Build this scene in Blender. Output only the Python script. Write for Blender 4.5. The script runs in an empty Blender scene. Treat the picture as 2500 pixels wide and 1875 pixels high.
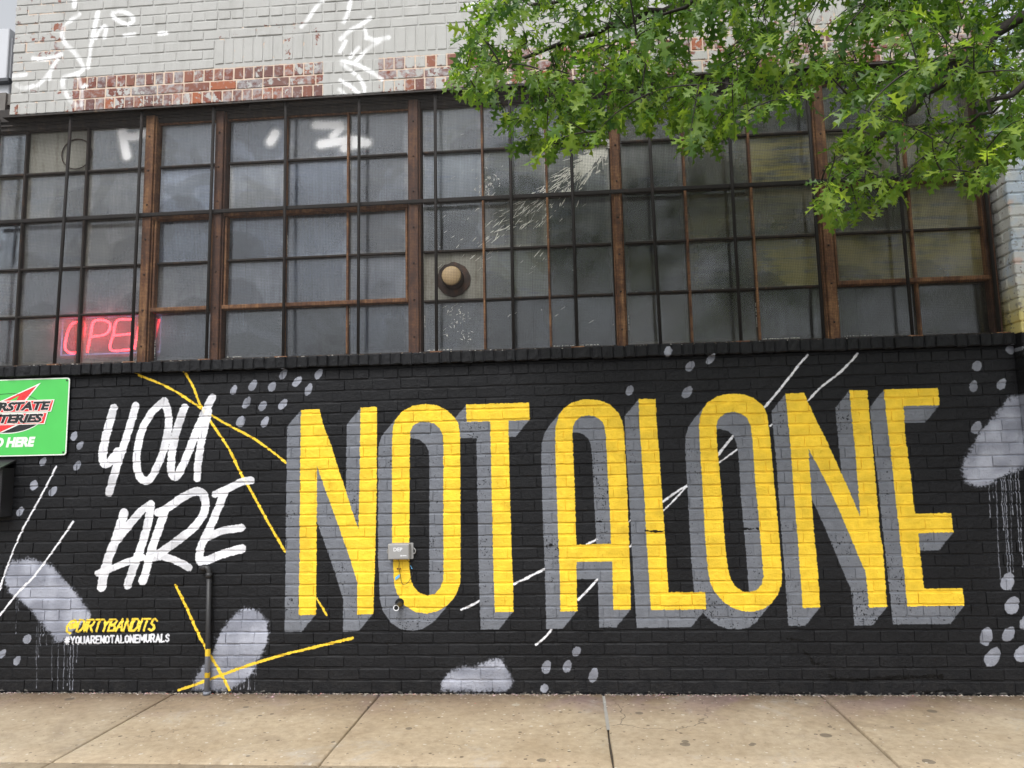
import bpy, bmesh, math, random
import numpy as np
from mathutils import Vector, Matrix, Euler

# ------------------------------------------------------------------ scene, camera, sky, sun
scene = bpy.context.scene
col = scene.collection
scene.render.engine = 'CYCLES'
scene.view_settings.view_transform = 'Standard'
scene.view_settings.look = 'None'
scene.view_settings.gamma = 1.0
scene.view_settings.exposure = 0.30
scene.cycles.max_bounces = 8
scene.cycles.transparent_max_bounces = 12

cam_data = bpy.data.cameras.new('camera')
cam_data.sensor_width = 36.0
cam_data.lens = 26.0
cam_data.clip_start = 0.05
cam_data.clip_end = 800.0
camera = bpy.data.objects.new('camera', cam_data)
col.objects.link(camera)
camera.matrix_world = Matrix(((0.99649, 0.02981, 0.0782, 0.0),
                              (0.08117, -0.11666, -0.98985, -5.344),
                              (-0.02038, 0.99272, -0.11867, 1.53),
                              (0.0, 0.0, 0.0, 1.0)))
scene.camera = camera

SUN_ELEV, SUN_AZ = math.radians(54), math.radians(192)   # azimuth clockwise from +Y (north)
world = bpy.data.worlds.new('World')
scene.world = world
world.use_nodes = True
wn = world.node_tree
wn.nodes.clear()
sky = wn.nodes.new('ShaderNodeTexSky')
sky.sky_type = 'NISHITA'
sky.sun_disc = False
sky.sun_elevation = SUN_ELEV
sky.sun_rotation = SUN_AZ
sky.air_density = 1.3
sky.dust_density = 4.0
hs = wn.nodes.new('ShaderNodeHueSaturation')
hs.inputs['Value'].default_value = 1.15
hs.inputs['Saturation'].default_value = 0.18          # overcast: nearly colourless sky
bg = wn.nodes.new('ShaderNodeBackground')
bg.inputs['Strength'].default_value = 0.15
wo = wn.nodes.new('ShaderNodeOutputWorld')
wn.links.new(sky.outputs[0], hs.inputs['Color'])
wn.links.new(hs.outputs[0], bg.inputs['Color'])
wn.links.new(bg.outputs[0], wo.inputs['Surface'])

sun_data = bpy.data.lights.new('sun', 'SUN')
sun_data.energy = 1.4
sun_data.angle = math.radians(24)
sun_data.color = (1.0, 0.985, 0.965)
sun = bpy.data.objects.new('sun', sun_data)
col.objects.link(sun)
_sd = Vector((math.sin(SUN_AZ) * math.cos(SUN_ELEV), math.cos(SUN_AZ) * math.cos(SUN_ELEV), math.sin(SUN_ELEV)))
sun.rotation_euler = (-_sd).to_track_quat('-Z', 'Y').to_euler()

rng = random.Random(7)
nrg = np.random.default_rng(11)

# ------------------------------------------------------------------ the painting, measured on the wall in metres (x along the wall, z up)
LETTERS = {'A': [[(-0.1185, 1.762), (-0.1143, 1.846), (-0.0886, 1.9297), (-0.0497, 1.985), (0.0075, 2.0211), (0.0735, 2.04), (0.1296, 2.044), (0.213, 2.0323),
        (0.2861, 1.9993), (0.3395, 1.9417), (0.3649, 1.8804), (0.3759, 1.8058), (0.3787, 1.6393), (0.3819, 1.3648), (0.3818, 1.0129), (0.3794, 0.7879),
        (0.3761, 0.5658), (0.2542, 0.5639), (0.2556, 0.7005), (0.2572, 0.894), (0.0085, 0.894), (0.0044, 0.7024), (0.0045, 0.5565), (-0.1142, 0.5545),
        (-0.1127, 0.7389), (-0.1135, 0.9717), (-0.1166, 1.1913), (-0.1186, 1.4197), (-0.1197, 1.6504)],
       [(0.007, 1.7869), (0.0115, 1.8428), (0.0315, 1.889), (0.0697, 1.918), (0.1258, 1.9268), (0.1811, 1.9151), (0.2216, 1.8794), (0.2386, 1.8371),
        (0.2453, 1.7626), (0.2481, 1.5043), (0.2539, 1.2308), (0.2544, 1.0173), (0.0113, 1.014), (0.0116, 1.2347), (0.0107, 1.5091)]],
 'E': [[(2.1895, 2.0541), (2.554, 2.0534), (2.5541, 1.9327), (2.313, 1.9349), (2.3098, 1.7003), (2.3219, 1.4767), (2.3307, 1.1942), (2.5658, 1.1948),
        (2.5731, 1.0641), (2.3394, 1.0612), (2.343, 0.8991), (2.3477, 0.7012), (2.3496, 0.6926), (2.5976, 0.6932), (2.6016, 0.5784), (2.2294, 0.5764),
        (2.2265, 0.7709), (2.2191, 0.9438), (2.2144, 1.1532), (2.2098, 1.2577), (2.2048, 1.5237), (2.1964, 1.748), (2.1907, 1.9564)]],
 'L': [[(0.4862, 2.0358), (0.6067, 2.0324), (0.6103, 1.8185), (0.6185, 1.5882), (0.6247, 1.3151), (0.6337, 1.0098), (0.6364, 0.8297), (0.6396, 0.6816),
        (0.8912, 0.6815), (0.8897, 0.5646), (0.5133, 0.5607), (0.5102, 0.6985), (0.5049, 0.9376), (0.4999, 1.0985), (0.5008, 1.272), (0.4938, 1.5451),
        (0.4868, 1.8216)]],
 'N1': [[(-2.002, 2.0241), (-1.8616, 2.0271), (-1.8308, 1.9135), (-1.7705, 1.7588), (-1.7105, 1.577), (-1.6609, 1.4347), (-1.6117, 1.2841), (-1.561, 1.1458),
         (-1.5532, 1.5926), (-1.5492, 2.0292), (-1.4252, 2.0315), (-1.4272, 1.3463), (-1.4434, 0.7664), (-1.4506, 0.5449), (-1.5678, 0.541), (-1.5679, 0.7675),
         (-1.629, 0.9511), (-1.727, 1.216), (-1.8164, 1.447), (-1.8747, 1.607), (-1.8724, 1.3164), (-1.8712, 0.9538), (-1.8694, 0.5426), (-1.9986, 0.5387),
         (-1.9988, 0.9553), (-2.002, 1.602)]],
 'N2': [[(1.5157, 2.0444), (1.6453, 2.0452), (1.6677, 1.9802), (1.7091, 1.8692), (1.7849, 1.6857), (1.8362, 1.5404), (1.8951, 1.3873), (1.9649, 1.178),
         (1.9663, 1.3504), (1.9642, 1.6184), (1.9577, 1.89), (1.9537, 2.0546), (2.0779, 2.0528), (2.0784, 1.9778), (2.0842, 1.7057), (2.0865, 1.3925),
         (2.0897, 1.0402), (2.0986, 0.9888), (2.099, 0.7721), (2.0979, 0.5721), (1.9754, 0.5694), (1.9763, 0.73), (1.9699, 0.8165), (1.9444, 0.8775),
         (1.8951, 1.0264), (1.8379, 1.1943), (1.7794, 1.3538), (1.7193, 1.498), (1.6486, 1.6509), (1.6485, 1.4905), (1.6483, 1.2228), (1.6509, 1.0022),
         (1.6561, 0.9506), (1.6574, 0.7761), (1.6572, 0.5705), (1.54, 0.5694), (1.5394, 0.7598), (1.5374, 0.9959), (1.5324, 1.1902), (1.5284, 1.4031),
         (1.528, 1.6736), (1.5202, 1.9017)]],
 'O1': [[(-1.3136, 1.7766), (-1.3086, 1.8715), (-1.2843, 1.9377), (-1.2357, 1.9938), (-1.1582, 2.0318), (-1.0615, 2.0435), (-0.9749, 2.0296), (-0.8984, 1.9894),
         (-0.851, 1.9406), (-0.8228, 1.8972), (-0.8094, 1.8212), (-0.8109, 1.3911), (-0.8164, 0.9419), (-0.8195, 0.7611), (-0.8513, 0.6714), (-0.9125, 0.6046),
         (-0.9874, 0.5603), (-1.0621, 0.5446), (-1.1461, 0.5567), (-1.2209, 0.602), (-1.2771, 0.6836), (-1.3005, 0.7652), (-1.3069, 0.9474), (-1.3135, 1.03)],
        [(-1.1805, 1.7734), (-1.1764, 1.8397), (-1.154, 1.8867), (-1.1105, 1.9093), (-1.0672, 1.913), (-1.0048, 1.9), (-0.9619, 1.8628), (-0.9384, 1.8149),
         (-0.9333, 1.7487), (-0.9384, 1.2086), (-0.9408, 0.8525), (-0.9434, 0.7802), (-0.9626, 0.7262), (-1.005, 0.6815), (-1.0612, 0.6703), (-1.1173, 0.6914),
         (-1.1593, 0.7369), (-1.1779, 0.7823), (-1.1851, 0.855), (-1.1863, 1.0284), (-1.1839, 1.3979)]],
 'O2': [[(0.9039, 1.8111), (0.9112, 1.8847), (0.9353, 1.9488), (0.9741, 1.9987), (1.0304, 2.0343), (1.0949, 2.0528), (1.1584, 2.0556), (1.2302, 2.0471),
         (1.3006, 2.0173), (1.3517, 1.9697), (1.3795, 1.9091), (1.3879, 1.8264), (1.3941, 1.7076), (1.3999, 1.4361), (1.4082, 1.2124), (1.4138, 0.9471),
         (1.4158, 0.9095), (1.4164, 0.7784), (1.4088, 0.7262), (1.3785, 0.6569), (1.3316, 0.6009), (1.2771, 0.5623), (1.2066, 0.5472), (1.137, 0.5502),
         (1.0683, 0.5722), (1.0007, 0.6205), (0.9514, 0.6863), (0.9276, 0.739), (0.9175, 0.8005), (0.9132, 0.8887), (0.9076, 1.0418), (0.9077, 1.3102),
         (0.9056, 1.5365), (0.903, 1.7009)],
        [(1.025, 1.8081), (1.0301, 1.8539), (1.0546, 1.8902), (1.0966, 1.9167), (1.1512, 1.9245), (1.2044, 1.9092), (1.243, 1.876), (1.2623, 1.8204),
         (1.2704, 1.7288), (1.2714, 1.4386), (1.2805, 1.2145), (1.2856, 1.0015), (1.2893, 0.8408), (1.2883, 0.7795), (1.2738, 0.7273), (1.2368, 0.6928),
         (1.1879, 0.6784), (1.1445, 0.683), (1.0939, 0.7201), (1.0699, 0.764), (1.0539, 0.8256), (1.0472, 0.9137), (1.0407, 1.0401), (1.0372, 1.308),
         (1.0313, 1.5339), (1.0229, 1.7164)]],
 'T': [[(-0.7619, 2.0304), (-0.3003, 2.0318), (-0.2985, 1.9044), (-0.4551, 1.9037), (-0.4532, 1.3846), (-0.4485, 0.9287), (-0.4428, 0.7578), (-0.4443, 0.5546),
        (-0.5756, 0.5536), (-0.5812, 0.759), (-0.5841, 1.1209), (-0.5857, 1.5724), (-0.5867, 1.9024), (-0.7607, 1.9032)]]}
BRUSH_WORDS = [([(-3.4658, 2.0787), (-3.4935, 1.9639), (-3.5232, 1.8271), (-3.5361, 1.7296), (-3.5205, 1.661), (-3.475, 1.6746), (-3.4167, 1.7464)], 0.0595),
 ([(-3.2919, 2.0888), (-3.3415, 1.9011), (-3.3949, 1.7167), (-3.4396, 1.572), (-3.4724, 1.4422)], 0.0556),
 ([(-3.0634, 2.1199), (-3.1526, 2.0436), (-3.22, 1.9373), (-3.2541, 1.8207), (-3.2667, 1.7041), (-3.2516, 1.5875), (-3.2086, 1.5288), (-3.1532, 1.5373),
   (-3.0964, 1.6423), (-3.0507, 1.777), (-3.0256, 1.9226), (-3.0295, 2.0304), (-3.0629, 2.1081)],
  0.0537),
 ([(-2.9034, 2.0663), (-2.9496, 1.9304), (-2.9848, 1.7755), (-2.9938, 1.6594), (-2.988, 1.5822), (-2.9617, 1.5509), (-2.9275, 1.5809), (-2.8759, 1.6955),
   (-2.8108, 1.8685), (-2.7448, 2.0228), (-2.6904, 2.134)],
  0.0556),
 ([(-2.7147, 2.0318), (-2.7636, 1.8091), (-2.784, 1.6549), (-2.7883, 1.535)], 0.0518),
 ([(-3.3484, 1.2866), (-3.3983, 1.1112), (-3.4525, 0.9699), (-3.4867, 0.8385), (-3.4996, 0.7505)], 0.0633),
 ([(-3.3971, 1.0827), (-3.2917, 1.2142), (-3.2047, 1.3081), (-3.1407, 1.3472)], 0.0556),
 ([(-3.1424, 1.3405), (-3.1601, 1.2027), (-3.2128, 1.0143), (-3.2667, 0.8645), (-3.2974, 0.7628)], 0.0575),
 ([(-3.5325, 0.8483), (-3.3887, 0.8986), (-3.2898, 0.9351), (-3.1856, 0.9622)], 0.0441),
 ([(-3.0829, 1.2871), (-3.0039, 1.3239), (-2.9058, 1.389), (-2.8071, 1.4349), (-2.7468, 1.4243), (-2.7198, 1.3572), (-2.7322, 1.272), (-2.799, 1.1785),
   (-2.9155, 1.0859), (-3.0664, 0.9843)],
  0.0556),
 ([(-3.0283, 1.3053), (-3.0779, 1.1542), (-3.1226, 1.0132), (-3.157, 0.8728), (-3.1818, 0.7926)], 0.0575),
 ([(-3.1401, 0.9495), (-3.0508, 0.9672), (-2.9402, 0.9379), (-2.8292, 0.8835)], 0.0479),
 ([(-2.6468, 1.4148), (-2.568, 1.4448), (-2.46, 1.4951), (-2.3731, 1.5106)], 0.0499),
 ([(-2.5727, 1.4354), (-2.6145, 1.3269), (-2.6794, 1.1674), (-2.7356, 1.0554), (-2.7548, 0.9713), (-2.7466, 0.9311), (-2.6924, 0.9352), (-2.5753, 0.9786),
   (-2.4307, 1.0161)],
  0.0556),
 ([(-2.6973, 1.1018), (-2.5798, 1.1472), (-2.4402, 1.1658)], 0.0499)]
YELLOW_LINES = [([(-3.2823, 2.3268), (-3.0364, 2.2229), (-2.8281, 2.0937), (-2.6834, 1.9967), (-2.5301, 1.91), (-2.358, 1.8187), (-2.2169, 1.7193), (-2.1117, 1.6358)],
  0.0211),
 ([(-2.9048, 2.323), (-2.8423, 2.2221), (-2.7767, 2.0726), (-2.6816, 1.9333), (-2.5562, 1.7559), (-2.4516, 1.5617), (-2.3692, 1.4269), (-2.2467, 1.2174),
   (-2.106, 0.9917)],
  0.023),
 ([(-2.9288, 0.7551), (-2.8395, 0.5973), (-2.7557, 0.4319), (-2.6632, 0.2772), (-2.5823, 0.1598), (-2.5014, 0.021)], 0.0249),
 ([(-2.8788, 0.0201), (-2.6673, 0.0878), (-2.3803, 0.1868), (-2.0827, 0.2719), (-1.9761, 0.2951), (-1.602, 0.3794)], 0.023),
 ([(-1.8659, 0.656), (-1.827, 0.5967), (-1.7931, 0.5422)], 0.0173)]
WHITE_LINES = [([(-3.9013, 1.6447), (-3.9989, 1.4469), (-4.0968, 1.2647), (-4.1839, 1.0833), (-4.2544, 0.8932), (-4.2958, 0.738)], 0.0163),
 ([(-3.7419, 1.2305), (-3.8351, 1.0979), (-3.9586, 0.9281), (-4.0634, 0.7966), (-4.0927, 0.7742), (-4.1888, 0.6712), (-4.2834, 0.5496)], 0.0182),
 ([(1.6899, 2.3171), (1.6177, 2.2403), (1.5498, 2.1589), (1.482, 2.0777), (1.3668, 1.9518)], 0.0182),
 ([(2.0311, 2.315), (1.9751, 2.252), (1.8803, 2.1672), (1.7587, 2.0787), (1.6683, 1.9894)], 0.0173),
 ([(1.1706, 1.7861), (1.0943, 1.7055), (1.0289, 1.6249)], 0.0192), ([(1.1748, 1.669), (1.1078, 1.6231), (1.0332, 1.5702)], 0.0153),
 ([(0.8081, 1.4204), (0.7079, 1.3589), (0.6259, 1.3016)], 0.0173), ([(0.808, 1.4186), (0.7058, 1.3137), (0.6305, 1.2428)], 0.0144),
 ([(1.4151, 1.833), (1.3964, 1.8189)], 0.0153), ([(0.4092, 1.1814), (0.3833, 1.1674)], 0.0134), ([(0.4091, 1.0171), (0.3856, 0.9932)], 0.0153),
 ([(0.1592, 1.0499), (0.0824, 1.014)], 0.0173), ([(0.1628, 0.7828), (0.0954, 0.715), (0.0113, 0.6315)], 0.0192),
 ([(-0.2148, 0.8488), (-0.3308, 0.7944), (-0.4375, 0.7461)], 0.0192), ([(-0.6784, 0.6362), (-0.7455, 0.5991), (-0.8153, 0.5727)], 0.0182),
 ([(-0.1802, 0.4315), (-0.2314, 0.3773), (-0.2916, 0.3292)], 0.0163), ([(-0.3309, 0.788), (-0.4422, 0.7442)], 0.0153)]
DABS = [(-2.5221, 2.1909, 0.0403, 0.023), (-2.3747, 2.22, 0.047, 0.0278), (-2.226, 2.2057, 0.0403, 0.0297), (-2.1415, 2.2963, 0.0432, 0.0249),
 (-2.422, 2.0902, 0.0479, 0.0278), (-2.2982, 2.0614, 0.0403, 0.0297), (-2.1417, 2.0697, 0.047, 0.0269), (-2.4629, 1.9491, 0.0451, 0.0336),
 (-2.2758, 1.9423, 0.046, 0.0259), (-3.7715, 1.8723, 0.0374, 0.0269), (-3.7201, 1.8003, 0.0355, 0.024), (-4.0106, 1.6842, 0.0374, 0.024),
 (-3.7339, 1.648, 0.0403, 0.0259), (-4.0731, 1.5095, 0.0393, 0.0316), (-3.9169, 1.46, 0.0422, 0.0259), (-4.1722, 1.3123, 0.0384, 0.0259),
 (-2.0338, 2.2391, 0.0479, 0.0269), (-1.8704, 2.2908, 0.046, 0.0249), (-1.9455, 2.1759, 0.0499, 0.0259), (0.7071, 2.369, 0.0384, 0.0288),
 (0.8631, 2.2619, 0.0432, 0.0278), (1.0099, 2.3061, 0.0422, 0.024), (0.4269, 2.1003, 0.0403, 0.0269), (0.8339, 2.0744, 0.0499, 0.0316),
 (3.0605, 2.3079, 0.0336, 0.0316), (2.8282, 2.1997, 0.0384, 0.0316), (2.7913, 2.059, 0.0422, 0.0278), (2.9776, 2.0679, 0.0441, 0.0278),
 (2.7852, 1.7737, 0.0499, 0.0297), (2.8909, 0.735, 0.0633, 0.0403), (2.905, 0.5799, 0.0623, 0.0441), (2.7223, 0.3788, 0.0643, 0.0384),
 (2.8641, 0.3935, 0.0575, 0.0345), (2.7496, 0.2451, 0.0719, 0.0432), (2.9408, 0.2682, 0.0623, 0.0432), (2.9849, 0.4684, 0.0575, 0.0384),
 (-0.0102, 0.285, 0.0374, 0.0288), (-0.2229, 0.1808, 0.0479, 0.0316), (-0.0761, 0.1851, 0.0441, 0.0288), (0.1012, 0.1264, 0.0518, 0.0307),
 (-0.2401, 0.0378, 0.0316, 0.0269), (-4.0565, 0.379, 0.0384, 0.0307), (-4.2501, 0.2746, 0.0384, 0.024), (-4.1281, 0.2255, 0.0364, 0.0259)]
SMUDGES = [[(-4.2308, 0.9272), (-4.2065, 0.9508), (-4.0526, 0.9586), (-3.9174, 0.9239), (-3.8422, 0.8569), (-3.7563, 0.7714), (-3.6814, 0.6958), (-3.6166, 0.6113),
  (-3.5681, 0.5459), (-3.5717, 0.5181), (-3.631, 0.4999), (-3.7081, 0.4353), (-3.7449, 0.3707), (-3.8345, 0.3525), (-3.8785, 0.4174), (-3.975, 0.5107),
  (-4.0405, 0.5858), (-4.137, 0.6614), (-4.2117, 0.7091), (-4.2519, 0.7755), (-4.262, 0.8515)],
 [(-2.4089, 0.5856), (-2.341, 0.5898), (-2.2822, 0.5575), (-2.2328, 0.5027), (-2.2169, 0.43), (-2.2389, 0.3216), (-2.2851, 0.2317), (-2.3312, 0.142),
  (-2.397, 0.0793), (-2.4728, 0.0345), (-2.5686, 0.0119), (-2.7816, 0.0203), (-2.7646, 0.0967), (-2.7089, 0.1778), (-2.6343, 0.2862), (-2.598, 0.3768),
  (-2.5613, 0.4586), (-2.4951, 0.5313)],
 [(-0.9641, 0.0519), (-0.9592, 0.0781), (-0.9172, 0.1395), (-0.8432, 0.1746), (-0.797, 0.2009), (-0.7697, 0.1833), (-0.7331, 0.1746), (-0.6778, 0.2009),
  (-0.6041, 0.2315), (-0.5583, 0.2402), (-0.5224, 0.2096), (-0.4959, 0.1659), (-0.4695, 0.1224), (-0.4478, 0.0789), (-0.4802, 0.0442), (-0.508, 0.0138),
  (-0.969, 0.0169)],
 [(3.0221, 1.9782), (3.0923, 1.9987), (3.1173, 1.9755), (3.1719, 1.8575), (3.1879, 1.6793), (3.1108, 1.4958), (3.0638, 1.488), (2.9283, 1.438), (2.7947, 1.366),
  (2.7444, 1.3713), (2.6798, 1.4077), (2.664, 1.4698), (2.6796, 1.5491), (2.7328, 1.6189), (2.7842, 1.7157), (2.8503, 1.7855), (2.9268, 1.8731)]]
DRIPS = [[(-3.9897, 0.5015), (-3.967, 0.0311)], [(-3.9739, 0.4921), (-3.9648, 0.2512)], [(-3.9593, 0.5013), (-3.9546, 0.3343)], [(-3.9323, 0.4733), (-3.9331, 0.399)],
 [(-3.8613, 0.3803), (-3.8497, 0.0861)], [(-3.9063, 0.4082), (-3.9071, 0.3342)], [(-3.8149, 0.3617), (-3.8011, 0.0224)], [(-3.7691, 0.3523), (-3.7564, 0.027)],
 [(-3.7384, 0.343), (-3.7277, 0.0498)], [(-3.7178, 0.3338), (-3.706, 0.0181)], [(-3.6982, 0.3429), (-3.6861, 0.0181)], [(-3.6686, 0.3521), (-3.6664, 0.2143)],
 [(-4.1638, 0.6804), (-4.1524, 0.4183)], [(-4.1433, 0.6803), (-4.1425, 0.5864)], [(-2.5184, 0.3041), (-2.5113, 0.0344)], [(-2.4882, 0.2589), (-2.4821, 0.0211)],
 [(-2.4506, 0.304), (-2.4437, 0.0212)], [(-2.4275, 0.3492), (-2.4198, 0.0257)], [(-2.4012, 0.2588), (-2.396, 0.0347)], [(-2.3665, 0.2138), (-2.3622, 0.0258)],
 [(-2.3524, 0.2318), (-2.3478, 0.0241)], [(-2.3195, 0.2677), (-2.3143, 0.0241)], [(-2.3078, 0.3037), (-2.304, 0.1241)], [(2.8306, 1.3872), (2.8213, 1.1603)],
 [(2.8567, 1.3955), (2.852, 1.2905)], [(2.8744, 1.4039), (2.8471, 0.7471)], [(2.914, 1.4207), (2.8996, 1.0725)], [(2.9275, 1.4292), (2.8963, 0.6872)],
 [(2.9401, 1.429), (2.9079, 0.6787)], [(2.962, 1.4373), (2.9342, 0.7975)], [(2.9796, 1.4458), (2.968, 1.1754)], [(2.9889, 1.4544), (2.9822, 1.3144)],
 [(3.0108, 1.4627), (2.9873, 0.9337)], [(3.0284, 1.4711), (2.9997, 0.8309)]]
CRACKS = [([(1.3507, 0.3744), (1.4193, 0.3682), (1.5217, 0.3552)], 0.0067),
 ([(1.5259, 0.287), (1.5659, 0.2445), (1.5807, 0.2106), (1.6396, 0.1979), (1.6723, 0.1785)], 0.0077),
 ([(1.6897, 0.122), (1.6991, 0.0993), (1.8449, 0.1012)], 0.0105),
 ([(1.6991, 0.0993), (1.8445, 0.0961), (2.0139, 0.1081), (2.1821, 0.1142), (2.4159, 0.1203)], 0.0144), ([(2.4141, 0.1186), (2.4197, 0.0687)], 0.0058),
 ([(2.1997, 0.0226), (2.3242, 0.0188), (2.4248, 0.0314), (2.4993, 0.0316)], 0.0077), ([(0.4984, 1.1048), (0.5432, 1.0979), (0.6871, 1.1003)], 0.0067),
 ([(0.1288, 1.1759), (0.1925, 1.1704)], 0.0077), ([(1.0444, 1.1086), (1.2741, 1.1054)], 0.0038)]
SPRAY_WALL = [([(-3.9102, 5.3208), (-4.0068, 5.2485), (-4.0479, 5.1835), (-4.02, 5.08), (-3.9377, 4.9956), (-3.872, 4.9015), (-3.8572, 4.8281), (-3.9382, 4.7945),
   (-4.0147, 4.7773), (-4.0098, 4.6882), (-3.9492, 4.5847), (-3.8914, 4.5315)],
  0.0326),
 ([(-3.7492, 5.326), (-3.7656, 5.2084), (-3.7823, 5.097)], 0.0345), ([(-3.7823, 5.097), (-3.7956, 5.0305), (-3.8055, 4.897), (-3.8088, 4.8527)], 0.0211),
 ([(-3.7551, 5.1063), (-3.704, 5.1927), (-3.6704, 5.1846), (-3.6831, 5.1012)], 0.0249),
 ([(-3.6212, 5.3165), (-3.5439, 5.3164), (-3.465, 5.2767), (-3.4407, 5.2242), (-3.506, 5.2065), (-3.5965, 5.2581), (-3.626, 5.2999)], 0.0249),
 ([(-4.2867, 4.9634), (-4.191, 4.9512), (-4.1029, 4.9677), (-4.048, 4.9807)], 0.0326),
 ([(-4.079, 4.938), (-4.1192, 4.8624), (-4.1705, 4.7876), (-4.2335, 4.7249)], 0.0269), ([(-4.4129, 4.7421), (-4.3439, 4.7098), (-4.2667, 4.7215)], 0.0326),
 ([(-4.4511, 4.8173), (-4.3399, 4.8267)], 0.0288), ([(-3.8939, 4.7916), (-3.8539, 4.656), (-3.8477, 4.5343)], 0.023),
 ([(-4.134, 4.8298), (-4.1331, 4.774)], 0.0153), ([(-3.8231, 4.6982), (-3.844, 4.6774)], 0.0211), ([(-3.956, 5.4495), (-3.953, 5.3923)], 0.0326),
 ([(-3.2169, 5.1016), (-3.1625, 5.1033)], 0.0288), ([(-3.5126, 5.1059), (-3.425, 5.1108)], 0.0173),
 ([(-1.6418, 5.2745), (-1.6622, 5.1768), (-1.6983, 5.0917)], 0.0249), ([(-1.863, 5.2912), (-1.9257, 5.2295), (-1.9984, 5.1245), (-2.04, 5.078)], 0.0211),
 ([(-1.7183, 4.9509), (-1.6508, 5.0116), (-1.5571, 5.0595), (-1.4843, 5.1089)], 0.0326), ([(-1.6816, 4.9265), (-1.7227, 4.8424)], 0.0192),
 ([(-1.5151, 4.9474), (-1.4424, 4.9206), (-1.3389, 4.9349)], 0.0326), ([(-1.401, 4.9068), (-1.5044, 4.849), (-1.6077, 4.7479)], 0.0173),
 ([(-1.5771, 4.8649), (-1.6443, 4.7937)], 0.0173), ([(-1.7117, 4.7658), (-1.5869, 4.7249), (-1.4833, 4.6641), (-1.3905, 4.5936)], 0.0192),
 ([(-1.7116, 4.7442), (-1.6072, 4.6509)], 0.0153), ([(-1.721, 4.6046), (-1.6481, 4.5569), (-1.5755, 4.488)], 0.0173),
 ([(-1.5761, 4.6273), (-1.5345, 4.5495), (-1.5292, 4.4957)], 0.0153), ([(-1.7256, 4.5298), (-1.6787, 4.4786)], 0.0249),
 ([(-0.7108, 5.1497), (-0.5574, 5.1816)], 0.0479), ([(-1.5257, 5.0135), (-1.5151, 4.9474)], 0.0173)]
SPRAY_GLASS = [([(-3.6105, 4.4288), (-3.5731, 4.3373), (-3.4837, 4.3209), (-3.3747, 4.3589)], 0.0288), ([(-3.602, 4.3613), (-3.5687, 4.237), (-3.5487, 4.1584)], 0.0345),
 ([(-1.9683, 4.3299), (-1.7771, 4.3162)], 0.0345), ([(-1.7664, 4.296), (-1.8293, 4.2236)], 0.0288),
 ([(-1.924, 4.164), (-1.7972, 4.1784), (-1.6706, 4.1818), (-1.5549, 4.1535)], 0.0384), ([(-1.7335, 4.1206), (-1.5864, 4.1553)], 0.0326),
 ([(-2.3405, 4.21), (-2.3041, 4.2734)], 0.0384)]
COURSE = 0.0826            # brick course height
FIRST = 0.009              # first bed joint offset
LEDGE0, LEDGE1 = 2.335, 2.42
HEAD = 4.48                # underside of the upper wall
GLASS = 0.15
WX0, WX1 = -4.66, 3.06     # window strip
PIER = 3.085

# ------------------------------------------------------------------ helpers
def tag(o, label=None, cat=None, group=None, kind=None):
    if label: o['label'] = label
    if cat: o['category'] = cat
    if group: o['group'] = group
    if kind: o['kind'] = kind
    return o

def empty(name, loc=(0, 0, 0)):
    o = bpy.data.objects.new(name, None)
    o.empty_display_size = 0.1
    o.location = loc
    col.objects.link(o)
    return o

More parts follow.
